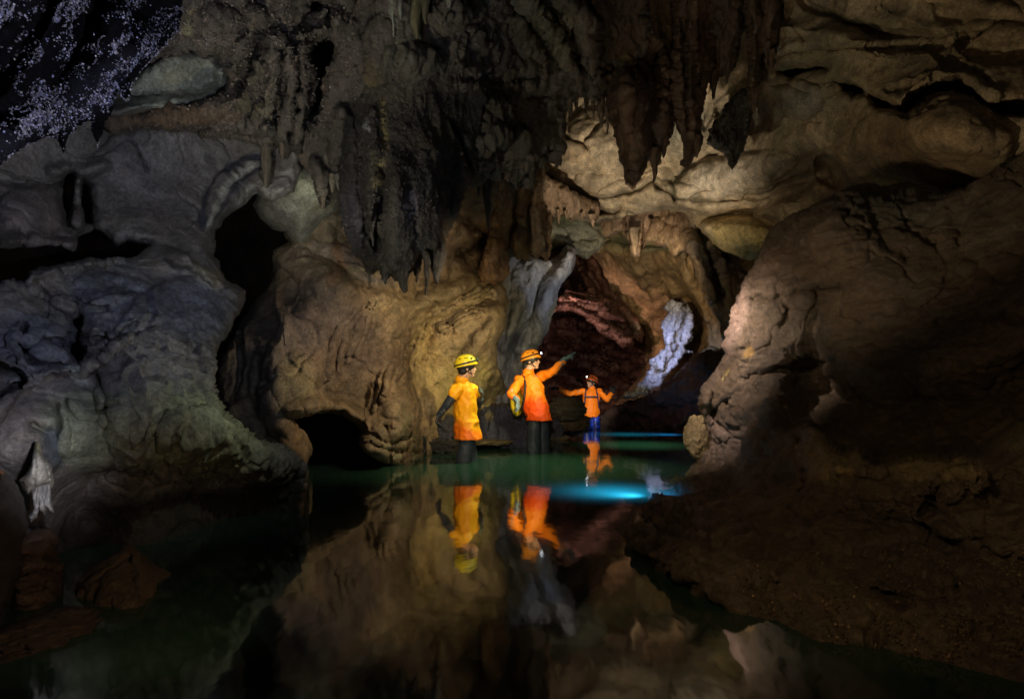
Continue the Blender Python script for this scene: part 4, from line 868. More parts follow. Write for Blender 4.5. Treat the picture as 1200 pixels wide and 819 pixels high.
o = face('right_massif', mas_poly,
     [(905, 270, 5.2), (950, 260, 4.6), (1020, 230, 4.6), (1100, 230, 4.4), (1200, 200, 3.9), (1400, 200, 2.8), (890, 330, 5.0), (870, 400, 4.95), (960, 330, 4.6), (1060, 330, 4.2), (1200, 330, 3.4),
      (845, 430, 5.3), (835, 480, 5.4), (870, 480, 4.9), (830, 540, 5.7), (860, 545, 4.8), (940, 440, 4.5), (1060, 440, 3.8), (1200, 440, 3.0), (900, 560, 3.9), (980, 560, 3.2), (1100, 560, 2.7), (1200, 540, 2.45),
      (770, 588, 4.05), (745, 615, 3.4), (712, 624, 3.34), (735, 645, 2.86), (765, 665, 2.55), (800, 625, 3.0), (820, 680, 2.36), (867, 690, 2.28), (800, 705, 2.42), (930, 702, 2.3), (987, 729, 2.08), (1067, 743, 1.98), (1200, 769, 1.82),
      (1000, 640, 2.7), (1100, 650, 2.35), (1200, 650, 2.1), (900, 640, 2.8), (860, 590, 3.7), (1000, 800, 1.95), (1200, 860, 1.7), (1400, 500, 2.0), (1400, 760, 1.6), (800, 555, 5.3), (780, 572, 4.9)],
     (.16, .122, .085), M_ROUGH, step=1.5, extra=shelf, warp=(7, 22), soft=32,
     strokes=[([(858, 362), (872, 352), (900, 350), (930, 344), (960, 338), (985, 336)], 3, .10), ([(915, 352), (925, 358), (918, 380)], 2.5, .08), ([(830, 452), (838, 470), (840, 490), (846, 500)], 5, .22), ([(824, 486), (840, 482), (856, 468)], 3, .15),
              ([(846, 414), (838, 440), (828, 470)], 6, -.1), ([(880, 440), (930, 430), (980, 424)], 4, .12), ([(960, 345), (950, 400), (960, 430)], 8, .08), ([(904, 268), (880, 320), (862, 370), (856, 410)], 10, -.10),
              ([(846, 505), (834, 530), (812, 552)], 6, -.1), ([(858, 500), (860, 530), (840, 552)], 4, .08), ([(930, 512), (944, 530), (942, 570), (934, 580)], 2.5, .12), ([(940, 500), (960, 520), (985, 548), (1030, 552)], 7, -.1),
              ([(1100, 380), (1150, 370), (1200, 376)], 6, .08), ([(950, 610), (1000, 600), (1070, 620), (1130, 650), (1200, 660)], 8, .07), ([(870, 620), (930, 640), (1000, 650), (1100, 690), (1200, 700)], 7, .06), ([(880, 690), (960, 694), (1050, 700), (1130, 712), (1200, 700)], 7, .09),
              ([(1020, 240), (1030, 280), (1060, 300)], 8, .04), ([(1120, 250), (1130, 300), (1170, 330)], 8, .04), ([(1080, 600), (1110, 560), (1140, 560)], 4, .1), ([(820, 590), (832, 610), (830, 640)], 4, .1), ([(760, 610), (775, 625), (768, 640)], 4, .12)],
     blobs=[(1000, 590, 50, 30, 0, -.08), (1100, 600, 60, 30, 20, -.08), (1130, 570, 40, 20, 0, -.1), (960, 545, 30, 24, 0, -.10), (850, 350, 20, 40, 20, -.1), (1040, 320, 70, 50, 0, -.12), (780, 600, 20, 16, 0, -.12), (740, 620, 20, 12, 0, -.08)],
     relief=[('f', .7, .08, R3, 4), ('f', .25, .03, (1, 1, 1.5), 5), ('f', .08, .010, R3, 4), ('r', .5, .020, (.7, 1, 1.8), 5), ('r', .16, .016, (.8, 1, 1.5), 5), ('c', .4, .022, (1, 1, 1.4), 1, lambda X, Y: sstep(470, 520, Y)), ('w', .13, .02, R3, 1, lambda X, Y: sstep(500, 560, Y) * .8), ('k', .5, .02, R3, 3), ('w', .10, .022, R3, 1, lambda X, Y: sstep(300, 250, Y) * sstep(960, 1010, X)),
             ('r', .16, .022, R3, 5, lambda X, Y: sstep(890, 840, X) * sstep(440, 480, Y)), ('w', .07, .035, R3, 1, lambda X, Y: sstep(870, 790, X) * sstep(555, 580, Y)), ('f', .2, .05, R3, 3, lambda X, Y: sstep(870, 790, X) * sstep(555, 580, Y))],
     tints=[(862, 370, 16, 50, 10, (.42, .32, .28), .9), (850, 520, 30, 34, -40, (.38, .30, .26), .9), (830, 440, 14, 26, 20, (.34, .28, .24), .8), (880, 412, 7, 8, 0, (.5, .33, .1), .95), (852, 440, 3, 9, 20, (.7, .6, .2), .95), (968, 535, 42, 28, 10, (.42, .33, .17), .9), (1090, 548, 60, 16, 0, (.42, .34, .17), .85), (1185, 505, 30, 14, -20, (.36, .32, .18), .85),  # pale pinkish left-edge patches paint the rim light into the tint
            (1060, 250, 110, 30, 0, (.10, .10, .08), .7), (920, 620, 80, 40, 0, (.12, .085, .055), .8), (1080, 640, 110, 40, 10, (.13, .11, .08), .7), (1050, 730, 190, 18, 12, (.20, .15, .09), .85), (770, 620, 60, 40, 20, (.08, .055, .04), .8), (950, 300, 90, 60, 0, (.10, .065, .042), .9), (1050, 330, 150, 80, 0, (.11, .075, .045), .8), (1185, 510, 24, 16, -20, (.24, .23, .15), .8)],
     edge=(26, .8), skirt=.4, edge_noise=(4, 10), seed=41)
o['kind'] = 'structure'
mo_ = o
t = boulder('boulder', P(817, 511, 6.05), (.12, .14, .21), M_SMOOTH, (.42, .34, .18), 3, amp=.12)
tag(t, 'pale yellow upright boulder at the left foot of the right hand rock mass', 'boulder')
sow('right_massif', 9000, (860, 640, 1240, 775), .004, (.22, .16, .10), mo_, 8, -.1)
# ------------------------------------------------------------------ rocks at the water's edge
t = face('scalloped_rock', [(556, 482), (566, 474), (580, 471), (596, 472), (606, 480), (620, 490), (632, 500), (640, 510), (642, 532), (560, 532), (552, 515)], [(560, 500, 8.7), (600, 490, 8.6), (635, 515, 8.6), (600, 525, 8.5)],
     (.10, .11, .17), M_ROUGH, step=.9, edge=(10, .4), skirt=.6, edge_noise=(2, 7), relief=[('r', .14, .07, (1, 1, .45), 4), ('f', .05, .01, R3, 3)], tints=[(585, 474, 24, 5, 0, (.2, .13, .08), .8), (574, 489, 5, 6, 0, (.36, .31, .16), .9)], seed=51)
tag(t, 'dark blue scalloped rock between the first two people', 'boulder')
for lab, c, r, col, sd, mt in [
    ('low ochre ledge at the water behind the caver in the yellow helmet', P(566, 518, 8.35), (.36, .24, .035), (.15, .12, .06), 5, M_SMOOTH),
    ('dark blue grey rock left of the caver in the yellow helmet', P(517, 503, 8.1), (.19, .2, .22), (.07, .07, .10), 6, M_ROUGH),
    ('low black rock at the water under the ochre wall', P(507, 522, 7.9), (.3, .2, .1), (.05, .05, .05), 7, M_ROUGH),
    ('rounded ochre rock behind the pointing caver', P(664, 478, 9.9), (.30, .25, .17), (.20, .16, .10), 8, M_ROUGH),
    ('brown rock under the rounded ochre one, behind the pointing caver', P(672, 496, 10.3), (.26, .25, .15), (.20, .13, .07), 9, M_SMOOTH),
    ('grey rock at the water beside the dark trousers of the pointing caver', P(650, 505, 9.9), (.13, .2, .17), (.12, .12, .14), 10, M_ROUGH),
    ('flat tan stone at the waterline between the second and third person', P(652, 513, 9.9), (.2, .15, .04), (.30, .23, .12), 11, M_SMOOTH),
    ('dark rock at the water left of the third person', P(674, 502, 12.4), (.24, .3, .14), (.06, .045, .04), 12, M_ROUGH),
    ('small ochre rock on the far bank right of the third person', P(738, 497, 13.2), (.3, .2, .08), (.12, .07, .05), 14, M_ROUGH),
    ('flat dark red stone sunk beside the layered red block', P(52, 742, 2.0), (.13, .2, .04), (.08, .05, .035), 16, M_ROUGH)]:
    b = boulder('boulder', c, r, mt, col, sd, amp=.24, ridge=.55, scale=1.35)
    tag(b, lab, 'boulder')
t = face('boulder', [(78, 712), (84, 696), (92, 680), (106, 664), (128, 652), (146, 638), (154, 638), (164, 647), (180, 661), (207, 674), (206, 690), (186, 706), (168, 724), (160, 760), (84, 760)],
     [(100, 700, 2.34), (148, 645, 2.55), (160, 700, 2.28), (200, 680, 2.62), (130, 760, 2.3)], (.14, .095, .055), M_ROUGH, step=1, edge=(9, .12), skirt=.3, edge_noise=(2, 8),
     strokes=[([(152, 640), (162, 664), (164, 700)], 4, -.05), ([(110, 680), (130, 665), (146, 660)], 2.5, .02)], relief=[('f', .2, .03, R3, 4), ('r', .12, .014, R3, 5), ('k', .2, .01, R3, 3), ('f', .03, .004, R3, 3)], seed=57)
tag(t, 'peaked brown boulder half sunk in the dark water at the lower left', 'boulder')
t = face('layered_block', [(18, 640), (22, 628), (40, 622), (56, 618), (66, 626), (68, 640), (66, 652), (74, 662), (72, 690), (76, 718), (78, 760), (8, 760), (12, 716), (14, 700), (16, 670), (24, 660)],
     [(40, 630, 2.35), (40, 690, 2.25), (70, 700, 2.35), (10, 720, 2.2), (40, 760, 2.15)], (.13, .08, .058), M_ROUGH, step=1.2, edge=(9, .14), skirt=.3, edge_noise=(2, 8),
     strokes=[([(16, 654), (40, 650), (70, 656)], 3, .05), ([(14, 676), (40, 668), (72, 672)], 2.4, .04), ([(14, 696), (44, 690), (74, 694)], 2, .03), ([(14, 712), (44, 706), (74, 712)], 3, .04)],
     relief=[('r', .12, .02, (.6, 1, 2.5), 4), ('f', .1, .015, R3, 3)], seed=52)
tag(t, 'layered reddish block of rock under the white stalagmite', 'rock')
# white stalagmite on its stepped foot
sg = empty('stalagmite', P(45, 610, 2.3))
tag(sg, 'small white hooded stalagmite on the left bank', 'stalagmite')
face('hood', [(41, 517), (46, 518), (49, 530), (53, 538), (60, 544), (62, 556), (64, 566), (61, 572), (50, 570), (40, 574), (32, 580), (26, 572), (22, 562), (30, 556), (36, 545), (38, 532)],
     [(45, 520, 2.32), (40, 560, 2.22), (60, 560, 2.3), (25, 568, 2.3)], (.62, .60, .54), M_SMOOTH, step=.6, edge=(7, .09), skirt=.14, edge_noise=(.8, 8), strokes=[([(50, 532), (54, 545), (58, 562)], 1.4, .03), ([(42, 530), (40, 550), (42, 570)], 2, .012)],
     relief=[('f', .08, .008, R3, 3)], tints=[(44, 525, 5, 10, 0, (.62, .62, .36), .8), (28, 566, 8, 8, 0, (.5, .4, .34), .7)], parent=sg, seed=53)
face('stem', [(36, 566), (60, 566), (60, 585), (64, 602), (58, 600), (54, 594), (52, 604), (46, 596), (44, 606), (36, 612), (33, 606), (40, 596), (38, 582)],
     [(48, 570, 2.31), (48, 600, 2.30)], (.30, .30, .30), M_FLOW, step=.7, edge=(4, .05), skirt=.1, edge_noise=(.8, 5), relief=[('r', .06, .01, (1.5, 1.5, .5), 3)], parent=sg, seed=54)
# black bank at the left edge
o = face('left_bank', [(-300, 560), (0, 548), (12, 558), (22, 572), (30, 592), (34, 618), (24, 640), (30, 664), (18, 690), (12, 720), (10, 800), (-300, 900)],
     [(-200, 600, 1.3), (0, 560, 1.8), (30, 600, 2.1), (15, 700, 2.1), (0, 800, 1.9)], (.035, .028, .024), M_ROUGH, step=2, edge=(10, .2), skirt=.3, relief=[('f', .3, .04, R3, 4)], tints=[(2, 552, 8, 4, 10, (.5, .22, .05), .8)], seed=55)
o['kind'] = 'structure'

# ------------------------------------------------------------------ water
m, N, L = new_mat('cave_water')
b = N['Principled BSDF']
b.inputs['Base Color'].default_value = (.017, .044, .030, 1)
b.inputs['Roughness'].default_value = .06
b.inputs['IOR'].default_value = 1.7
tc = N.new('ShaderNodeTexCoord')
mp = N.new('ShaderNodeMapping'); mp.inputs['Scale'].default_value = (1.6, .7, 1); L.new(tc.outputs['Object'], mp.inputs[0])
n1 = N.new('ShaderNodeTexNoise'); n1.inputs['Scale'].default_value = 1.6; n1.inputs['Detail'].default_value = 3; L.new(mp.outputs[0], n1.inputs['Vector'])
n2 = N.new('ShaderNodeTexNoise'); n2.inputs['Scale'].default_value = 9; n2.inputs['Detail'].default_value = 2; L.new(mp.outputs[0], n2.inputs['Vector'])
ad = N.new('ShaderNodeMath'); ad.operation = 'MULTIPLY_ADD'; ad.inputs[1].default_value = .12; L.new(n2.outputs[0], ad.inputs[0]); L.new(n1.outputs[0], ad.inputs[2])
bp = N.new('ShaderNodeBump'); bp.inputs['Strength'].default_value = .22; bp.inputs['Distance'].default_value = .02
L.new(ad.outputs[0], bp.inputs['Height']); L.new(bp.outputs[0], b.inputs['Normal'])
gx_, gy_ = np.meshgrid(np.linspace(-8, 8, 60), np.linspace(-1.5, 22, 90))
wz = np.zeros_like(gx_)
idx = np.arange(gx_.size).reshape(gx_.shape)
q = np.stack([idx[:-1, :-1], idx[:-1, 1:], idx[1:, 1:], idx[1:, :-1]], -1).reshape(-1, 4)
o = mesh_np('water', np.stack([gx_, gy_, wz], -1).reshape(-1, 3), q, m)
o['kind'] = 'structure'

# ================================================================== THE PEOPLE
M_SKIN = plain_mat('skin', (.52, .31, .21), .5, bump=.05)
M_HAIR = plain_mat('hair', (.012, .01, .009), .5, bump=.5, scale=120)
M_SUIT = plain_mat('dark_wetsuit', (.018, .026, .036), .62, .4, bump=.2, scale=30, var=.4)
M_GLOVE = plain_mat('grey_blue_glove', (.11, .17, .22), .55, bump=.3, scale=60, var=.4)
M_GLOVE2 = plain_mat('black_glove', (.02, .026, .03), .55, bump=.3, scale=60, var=.4)
M_YEL = plain_mat('yellow_helmet', (.80, .60, .02), .3, bump=.0, var=.08)
M_ORH = plain_mat('orange_helmet', (.85, .30, .02), .3, bump=.0, var=.08)
M_ORH2 = plain_mat('deep_orange_helmet', (.8, .17, .02), .3, bump=.0, var=.08)
M_BLACK = plain_mat('black_webbing', (.012, .012, .014), .5, bump=.1)
M_NAVY = plain_mat('navy_pack', (.015, .03, .10), .5, bump=.2)
M_DRY = plain_mat('yellow_dry_bag', (.75, .58, .03), .35, bump=.1)
M_BLUE = None
m, N, L = new_mat('blue_patterned_shorts')
b = N['Principled BSDF']; tc = N.new('ShaderNodeTexCoord'); n = N.new('ShaderNodeTexNoise'); n.inputs['Scale'].default_value = 13; n.inputs['Detail'].default_value = 3; n.inputs['Distortion'].default_value = 2.5
L.new(tc.outputs['Object'], n.inputs['Vector']); cr = N.new('ShaderNodeValToRGB'); cr.color_ramp.elements[0].position = .44; cr.color_ramp.elements[0].color = (.004, .01, .10, 1)
cr.color_ramp.elements[1].position = .56; cr.color_ramp.elements[1].color = (.01, .07, .75, 1)
L.new(n.outputs[0], cr.inputs[0]); L.new(cr.outputs[0], b.inputs['Base Color']); b.inputs['Roughness'].default_value = .45
M_BLUE = m
M_LAMP = plain_mat('lit_headlamp', (.9, .9, 1), .3, emit=(.85, .92, 1, 9))

def ring_tube(bm, rings, n=18):
    """rings: (centre, u axis * radius, v axis * radius)"""
    vs = []
    for c, u, v in rings:
        vs.append([bm.verts.new(Vector(c) + u * math.cos(a) + v * math.sin(a)) for a in [2 * math.pi * k / n for k in range(n)]])
    for a, b_ in zip(vs[:-1], vs[1:]):
        for k in range(n):
            bm.faces.new((a[k], a[(k + 1) % n], b_[(k + 1) % n], b_[k]))
    bm.faces.new(vs[0][::-1]); bm.faces.new(vs[-1])

def limb(bm, pts, radii, n=14):
    """a tapered limb through joints, a ball at every joint"""
    for (a, b_), (ra, rb) in zip(zip(pts[:-1], pts[1:]), zip(radii[:-1], radii[1:])):
        a = Vector(a); b_ = Vector(b_); ax = (b_ - a).normalized(); u = ax.orthogonal().normalized(); v = ax.cross(u)
        k = 5
        ring_tube(bm, [(a.lerp(b_, t / k), u * (ra + (rb - ra) * t / k), v * (ra + (rb - ra) * t / k)) for t in range(k + 1)], n)
    for p, r in zip(pts, radii):
        ball(bm, p, (r, r, r))

def ball(bm, c, r, M=None, sub=3):
    mt = Matrix.Translation(Vector(c)) @ (M or Matrix()) @ Matrix.Diagonal((r[0], r[1], r[2], 1))
    bmesh.ops.create_icosphere(bm, subdivisions=sub, radius=1, matrix=mt)

def solid(name, bm, mat, parent, voxel=None, smooth=2, fold=0, seed=0, tint=None):
    """one mesh from a bmesh; with voxel the shapes melt into one continuous skin"""
    me = bpy.data.meshes.new(name); bm.to_mesh(me); bm.free()
    o = bpy.data.objects.new(name, me); COL.objects.link(o)
    if voxel:
        r = o.modifiers.new('r', 'REMESH'); r.mode = 'VOXEL'; r.voxel_size = voxel; r.use_smooth_shade = True
        s = o.modifiers.new('s', 'SMOOTH'); s.iterations = smooth; s.factor = .5
        me2 = bpy.data.meshes.new_from_object(o.evaluated_get(bpy.context.evaluated_depsgraph_get()))
        o.modifiers.clear(); o.data = me2; bpy.data.meshes.remove(me); me = me2
    if fold:                                   # folds of wet cloth
        nv = len(me.vertices); co = np.empty(nv * 3, np.float32); me.vertices.foreach_get('co', co); co = co.reshape(-1, 3)
        no = np.empty(nv * 3, np.float32); me.vertices.foreach_get('normal', no); no = no.reshape(-1, 3)
        f = fbm(co[:, 0] * 5 + co[:, 2] * 3 + seed, co[:, 1] * 5, co[:, 2] * 4.5 - co[:, 0] * 3, 2, True) - .3
        co = co + no * (fold * f)[:, None]
        me.vertices.foreach_set('co', co.ravel()); me.update()
    me.name = name
    me.materials.clear(); me.materials.append(mat)
    me.polygons.foreach_set('use_smooth', np.ones(len(me.polygons), bool))
    if parent is not None:
        o.parent = parent; 
        o.matrix_parent_inverse = Matrix.Identity(4)
    return o

def frame(fwd):
    f = Vector(fwd).normalized(); up = Vector((0, 0, 1)); r = f.cross(up).normalized(); u = r.cross(f)
    M = Matrix((r, f, u)).transposed().to_4x4()          # columns: right, forward, up
    return M

def hand(bm, wrist, aim, palm_n, pose, s=1.0, grow=0.0):
    """palm, four fingers of unequal length, thumb from the side; pose: curls per finger (deg per joint)"""
    a = Vector(aim).normalized(); n = Vector(palm_n); n = (n - a * n.dot(a)).normalized(); w = a.cross(n)
    wrist = Vector(wrist)
    Mh = Matrix((w, a, n)).transposed().to_4x4()
    ball(bm, wrist + a * .050 * s, (.041 * s + grow, .055 * s + grow, .016 * s + grow), Mh)
    for k, (off, ln) in enumerate([(-.030, .068), (-.010, .076), (.010, .071), (.029, .055)]):
        p = wrist + a * .088 * s + w * off * s; d = (a + w * off * 2.2).normalized(); pts = [p - d * .02 * s]; rad = [.0105 * s + grow]
        pts.append(p); rad.append(.010 * s + grow)
        for j in range(3):
            d = Matrix.Rotation(math.radians(pose[k]), 3, w) @ d
            p = p + d * ln * s * (.44, .31, .25)[j]; pts.append(p.copy()); rad.append((.0095, .0088, .0075)[j] * s + grow)
        limb(bm, pts, rad, 8)
    p = wrist + a * .028 * s - w * .030 * s; d = (-w * .8 + a * .75 + n * .25).normalized()
    pts = [p, p + d * .036 * s, p + d * .036 * s + (d + a * .5).normalized() * .028 * s, p + d * .036 * s + (d + a * .9).normalized() * .05 * s]
    limb(bm, pts, [.013 * s + grow, .0115 * s + grow, .010 * s + grow, .0085 * s + grow], 8)

def head(bm, c, M, s=1.0):
    """skull, jaw, brow, nose, lips, chin, ears; M gives right / forward / up"""
    def T(x, y, z): return Vector(c) + (M @ Vector((x * s, y * s, z * s)).to_4d()).to_3d() if False else Vector(c) + (M.to_3x3() @ Vector((x * s, y * s, z * s)))
    ball(bm, T(0, -.012, .025), (.074 * s, .092 * s, .088 * s), M)
    ball(bm, T(0, .022, -.040), (.056 * s, .062 * s, .068 * s), M)
    ball(bm, T(0, .058, -.094), (.024 * s, .022 * s, .018 * s), M)             # chin
    ball(bm, T(0, .074, .018), (.044 * s, .016 * s, .012 * s), M)              # brow
    limb(bm, [T(0, .080, .010), T(0, .096, -.018), T(0, .101, -.030)], [.008 * s, .011 * s, .012 * s], 8)   # nose
    ball(bm, T(0.010, .092, -.032), (.009 * s,) * 3); ball(bm, T(-.010, .092, -.032), (.009 * s,) * 3)
    ball(bm, T(0, .082, -.055), (.022 * s, .011 * s, .006 * s), M); ball(bm, T(0, .080, -.066), (.019 * s, .011 * s, .007 * s), M)  # lips
    for sx in (-1, 1):
        ball(bm, T(sx * .040, .062, -.028), (.018 * s, .016 * s, .018 * s), M)      # cheek
        ball(bm, T(sx * .075, -.008, -.012), (.009 * s, .018 * s, .031 * s), M)      # ear
    return T

def make_helmet(parent, c, M, mat, lamp_on, s=1.0):
    def T(x, y, z): return Vector(c) + M.to_3x3() @ Vector((x * s, y * s, z * s))
    bm = bmesh.new()
    rings = []
    n = 48; k = 16
    vs = []
    vents = [(.9, .62, .20, .09), (-.9, .62, .20, .09), (.55, .95, .14, .07), (-.55, .95, .14, .07), (1.5, .72, .22, .08), (-1.5, .72, .22, .08), (2.3, .75, .18, .09), (-2.3, .75, .18, .09), (0.0, .62, .12, .07)]
    for j in range(k + 1):
        ph = (math.pi / 2) * j / k                       # 0 at the rim, pi/2 at the crown
        row = []
        for i in range(n):
            th = 2 * math.pi * i / n
            rr_ = math.cos(ph) ** .72
            x = .104 * rr_ * math.sin(th); y = (.128 if math.cos(th) > 0 else .126) * rr_ * math.cos(th); z = .128 * math.sin(ph) ** .95
            rim = .010 * max(0, 1 - j / 2.0)
            x *= 1 + rim * 6; y *= 1 + rim * (9 if math.cos(th) > 0 else 5)
            ridge = .003 * math.cos(3 * th) * math.sin(2 * ph)
            p = Vector((x, y, z)) * (1 + ridge * 8)
            row.append(bm.verts.new(T(*p)))
        vs.append(row)
    for j in range(k):
        for i in range(n):
            th = 2 * math.pi * (i + .5) / n; ph = (math.pi / 2) * (j + .5) / k
            if th > math.pi: th -= 2 * math.pi
            if any(((th - a) / wd) ** 2 + ((ph - b_) / ht) ** 2 < 1 for a, b_, wd, ht in vents):
                continue                                  # the vent is an opening
            bm.faces.new((vs[j][i], vs[j][(i + 1) % n], vs[j + 1][(i + 1) % n], vs[j + 1][i]))
    bmesh.ops.remove_doubles(bm, verts=bm.verts, dist=1e-5)
    sh = solid('helmet', bm, mat, parent)
    so_ = sh.modifiers.new('thickness', 'SOLIDIFY'); so_.thickness = .006; so_.offset = -1
    bm = bmesh.new()
    ball(bm, T(0, 0, .012), (.092 * s, .110 * s, .098 * s), M)
    solid('helmet_liner', bm, M_BLACK, sh)
    bm = bmesh.new()                                      # elastic band of the lamp, round the shell
    ring = []
    for i in range(40):
        th = 2 * math.pi * i / 40
        for dz, dr in ((-.009, 1.03), (.009, 1.0)):
            ring.append(bm.verts.new(T(.108 * dr * math.sin(th), (.134 if math.cos(th) > 0 else .130) * dr * math.cos(th), .034 + dz + .012 * math.cos(th))))
    for i in range(40):
        a = i * 2; b_ = ((i + 1) % 40) * 2
        bm.faces.new((ring[a], ring[b_], ring[b_ + 1], ring[a + 1]))
    bd = solid('lamp_band', bm, M_BLACK, sh); mo = bd.modifiers.new('t', 'SOLIDIFY'); mo.thickness = .004
    bm = bmesh.new()
    bmesh.ops.create_cube(bm, size=1, matrix=Matrix.Translation(T(0, .142, .048)) @ M @ Matrix.Diagonal((.058 * s, .030 * s, .040 * s, 1)))
    bmesh.ops.bevel(bm, geom=bm.edges[:], offset=.007, segments=2, affect='EDGES')
    solid('headlamp', bm, M_BLACK, sh)
    bm = bmesh.new()
    ball(bm, T(0, .158, .048), (.015 * s, .007 * s, .015 * s), M)
    solid('lamp_lens', bm, M_LAMP if lamp_on else plain_mat('lamp_lens_off', (.1, .1, .11), .15), sh)
    bm = bmesh.new()                                      # chin strap, both sides to the chin
    for sx in (-1, 1):
        for ya in (.050, -.045):
            limb(bm, [T(sx * .094, ya, .004), T(sx * .085, ya * .5 + .010, -.050), T(sx * .056, .040, -.098), T(0, .066, -.116)], [.005 * s, .005 * s, .005 * s, .006 * s], 6)
    solid('chin_strap', bm, M_BLACK, sh)
    return sh

def person(label, loc, hd, face_dir, neck, chest, pelvis, sh_axis, chest_r, waist_r, hem, arms, legs, shirt_m, leg_m, glove_m, helmet_m, lamp_on, hair, s=1.0,
           sleeve=('long', 'long'), shirt_len=1.0, group='three cavers standing in the water', tall=1.0):
    r = empty('person', loc)
    tag(r, label, 'person', group)
    inv = Matrix.Translation(-Vector(loc))
    def done(bm, *a, **k):
        bmesh.ops.transform(bm, matrix=inv, verts=bm.verts); return solid(*((a[0], bm) + a[1:]), **k)
    M = frame(face_dir)
    X = Vector(sh_axis).normalized(); Fw = Vector((0, 0, 1)).cross(X).normalized()
    # body
    bm = bmesh.new()
    head(bm, hd, M, s)
    limb(bm, [Vector(hd) + M.to_3x3() @ Vector((0, -.025, -.06)) * s, neck], [.052 * s, .056 * s])
    def torso(bm, g=0, hemz=None, flare=1.0):
        n0, c0, p0 = Vector(neck), Vector(chest), Vector(pelvis)
        mid = c0.lerp(p0, .55)
        rg = [(n0 - Vector((0, 0, .01)), .075, .062), (n0 + (c0 - n0) * .30, .140, .085), (n0 + (c0 - n0) * .62, chest_r[0] * 1.0, chest_r[1] * .95), (c0, chest_r[0], chest_r[1]), (mid, waist_r[0], waist_r[1]), (p0, waist_r[0] * 1.08, waist_r[1] * 1.08)]
        if hemz: rg.append((p0 + (p0 - mid).normalized() * hemz, waist_r[0] * flare, waist_r[1] * flare))
        ring_tube(bm, [(c, X * (a + g) * s, Fw * (b_ + g) * s) for c, a, b_ in rg], 28)
    torso(bm)
    for A in arms:
        limb(bm, A['j'][:3], [.052 * s, .042 * s, .030 * s]); hand(bm, A['j'][2], A['aim'], A['n'], A['pose'], s)
    for Lg in legs:
        limb(bm, Lg, [.066 * s, .050 * s, .040 * s])
    done(bm, 'body', M_SKIN, r, voxel=.0075 * s, smooth=3)
    # eyes
    # hair
    bm = bmesh.new()
    R = M.to_3x3()
    ball(bm, Vector(hd) + R @ Vector((0, -.030, .022)) * s, (.081 * s, .088 * s, .082 * s), M)
    if hair == 'long':
        limb(bm, [Vector(hd) + R @ Vector((0, -.07, -.01)) * s, Vector(hd) + R @ Vector((0, -.085, -.08)) * s, Vector(hd) + R @ Vector((0, -.09, -.15)) * s], [.06 * s, .052 * s, .03 * s])
    else:
        ball(bm, Vector(hd) + R @ Vector((0, -.05, -.03)) * s, (.07 * s, .055 * s, .06 * s), M)
    done(bm, 'hair', M_HAIR, r, voxel=.009, smooth=2, fold=.004)
    # shirt: trunk and sleeves in one skin
    bm = bmesh.new()
    torso(bm, .016, hem[0], hem[1])
    for A, sl in zip(arms, sleeve):
        a0, a1, a2 = [Vector(v) for v in A['j'][:3]]
        if sl == 'long':
            limb(bm, [a0, a1, a1.lerp(a2, .82)], [.068 * s, .054 * s, .046 * s])
        else:
            limb(bm, [a0, a0.lerp(a1, .30)], [.076 * s, .074 * s])
    if hair != 'none':
        limb(bm, [Vector(neck) + Vector((0, 0, .015)), Vector(neck) - Vector((0, 0, .03))], [.066 * s, .075 * s])
    done(bm, 'shirt', shirt_m, r, voxel=.009 * s, smooth=3, fold=.015, seed=loc[0] * 3)
    bm = bmesh.new()
    nk = Vector(neck) + Vector((0, 0, .01)); ring_tube(bm, [(nk + Vector((0, 0, -.03)), X * .078, Fw * .078), (nk + Vector((0, 0, .0)), X * .068, Fw * .070), (nk + Vector((0, 0, .028)), X * .070, Fw * .072)], 20)
    done(bm, 'collar', shirt_m, r)
    for sx in (-1, 1):
        bm = bmesh.new(); ball(bm, Vector(hd) + M.to_3x3() @ Vector((sx * .030, .078, .002)) * s, (.012 * s, .006 * s, .007 * s), M); done(bm, 'eye', M_HAIR, r)
    # under sleeves of the wetsuit
    for A, sl in zip(arms, sleeve):
        a0, a1, a2 = [Vector(v) for v in A['j'][:3]]
        if sl == 'short':
            bm = bmesh.new(); limb(bm, [a0.lerp(a1, .1), a1, a2], [.062 * s, .050 * s, .038 * s]); done(bm, 'sleeve', M_SUIT, r, voxel=.009 * s, fold=.006)
        bm = bmesh.new()
        w = a1.lerp(a2, .72); limb(bm, [w, a2], [.041 * s, .036 * s]); hand(bm, a2, A['aim'], A['n'], A['pose'], s, .0035)
        done(bm, 'glove', glove_m, r, voxel=.0055 * s, smooth=1)
    bm = bmesh.new()
    p0 = Vector(pelvis)
    ring_tube(bm, [(p0 + Vector((0, 0, .12)), X * (waist_r[0] - .02), Fw * (waist_r[1] - .02)), (p0, X * (waist_r[0] - .012), Fw * (waist_r[1] - .012)), (p0 - Vector((0, 0, .10)), X * (waist_r[0] + .0), Fw * (waist_r[1] + .0))], 24)
    for Lg in legs:
        limb(bm, Lg, [.084 * s, .096 * s, .085 * s])
    done(bm, 'trousers' if leg_m is M_SUIT else 'shorts', leg_m, r, voxel=.010 * s, fold=.007)
    hc = Vector(hd) + R @ Vector((0, -.010, .020)) * s
    bmh = make_helmet(None, hc - Vector(loc), M @ Matrix.Rotation(math.radians(4), 4, 'X'), helmet_m, lamp_on, s)
    bmh.parent = r
    return r

def shirt_mat(name, dry, wet, z, slope=0.):
    return plain_mat(name, dry, .55, .35, bump=.7, scale=12, var=.07, wet=(z, .05, wet, slope))

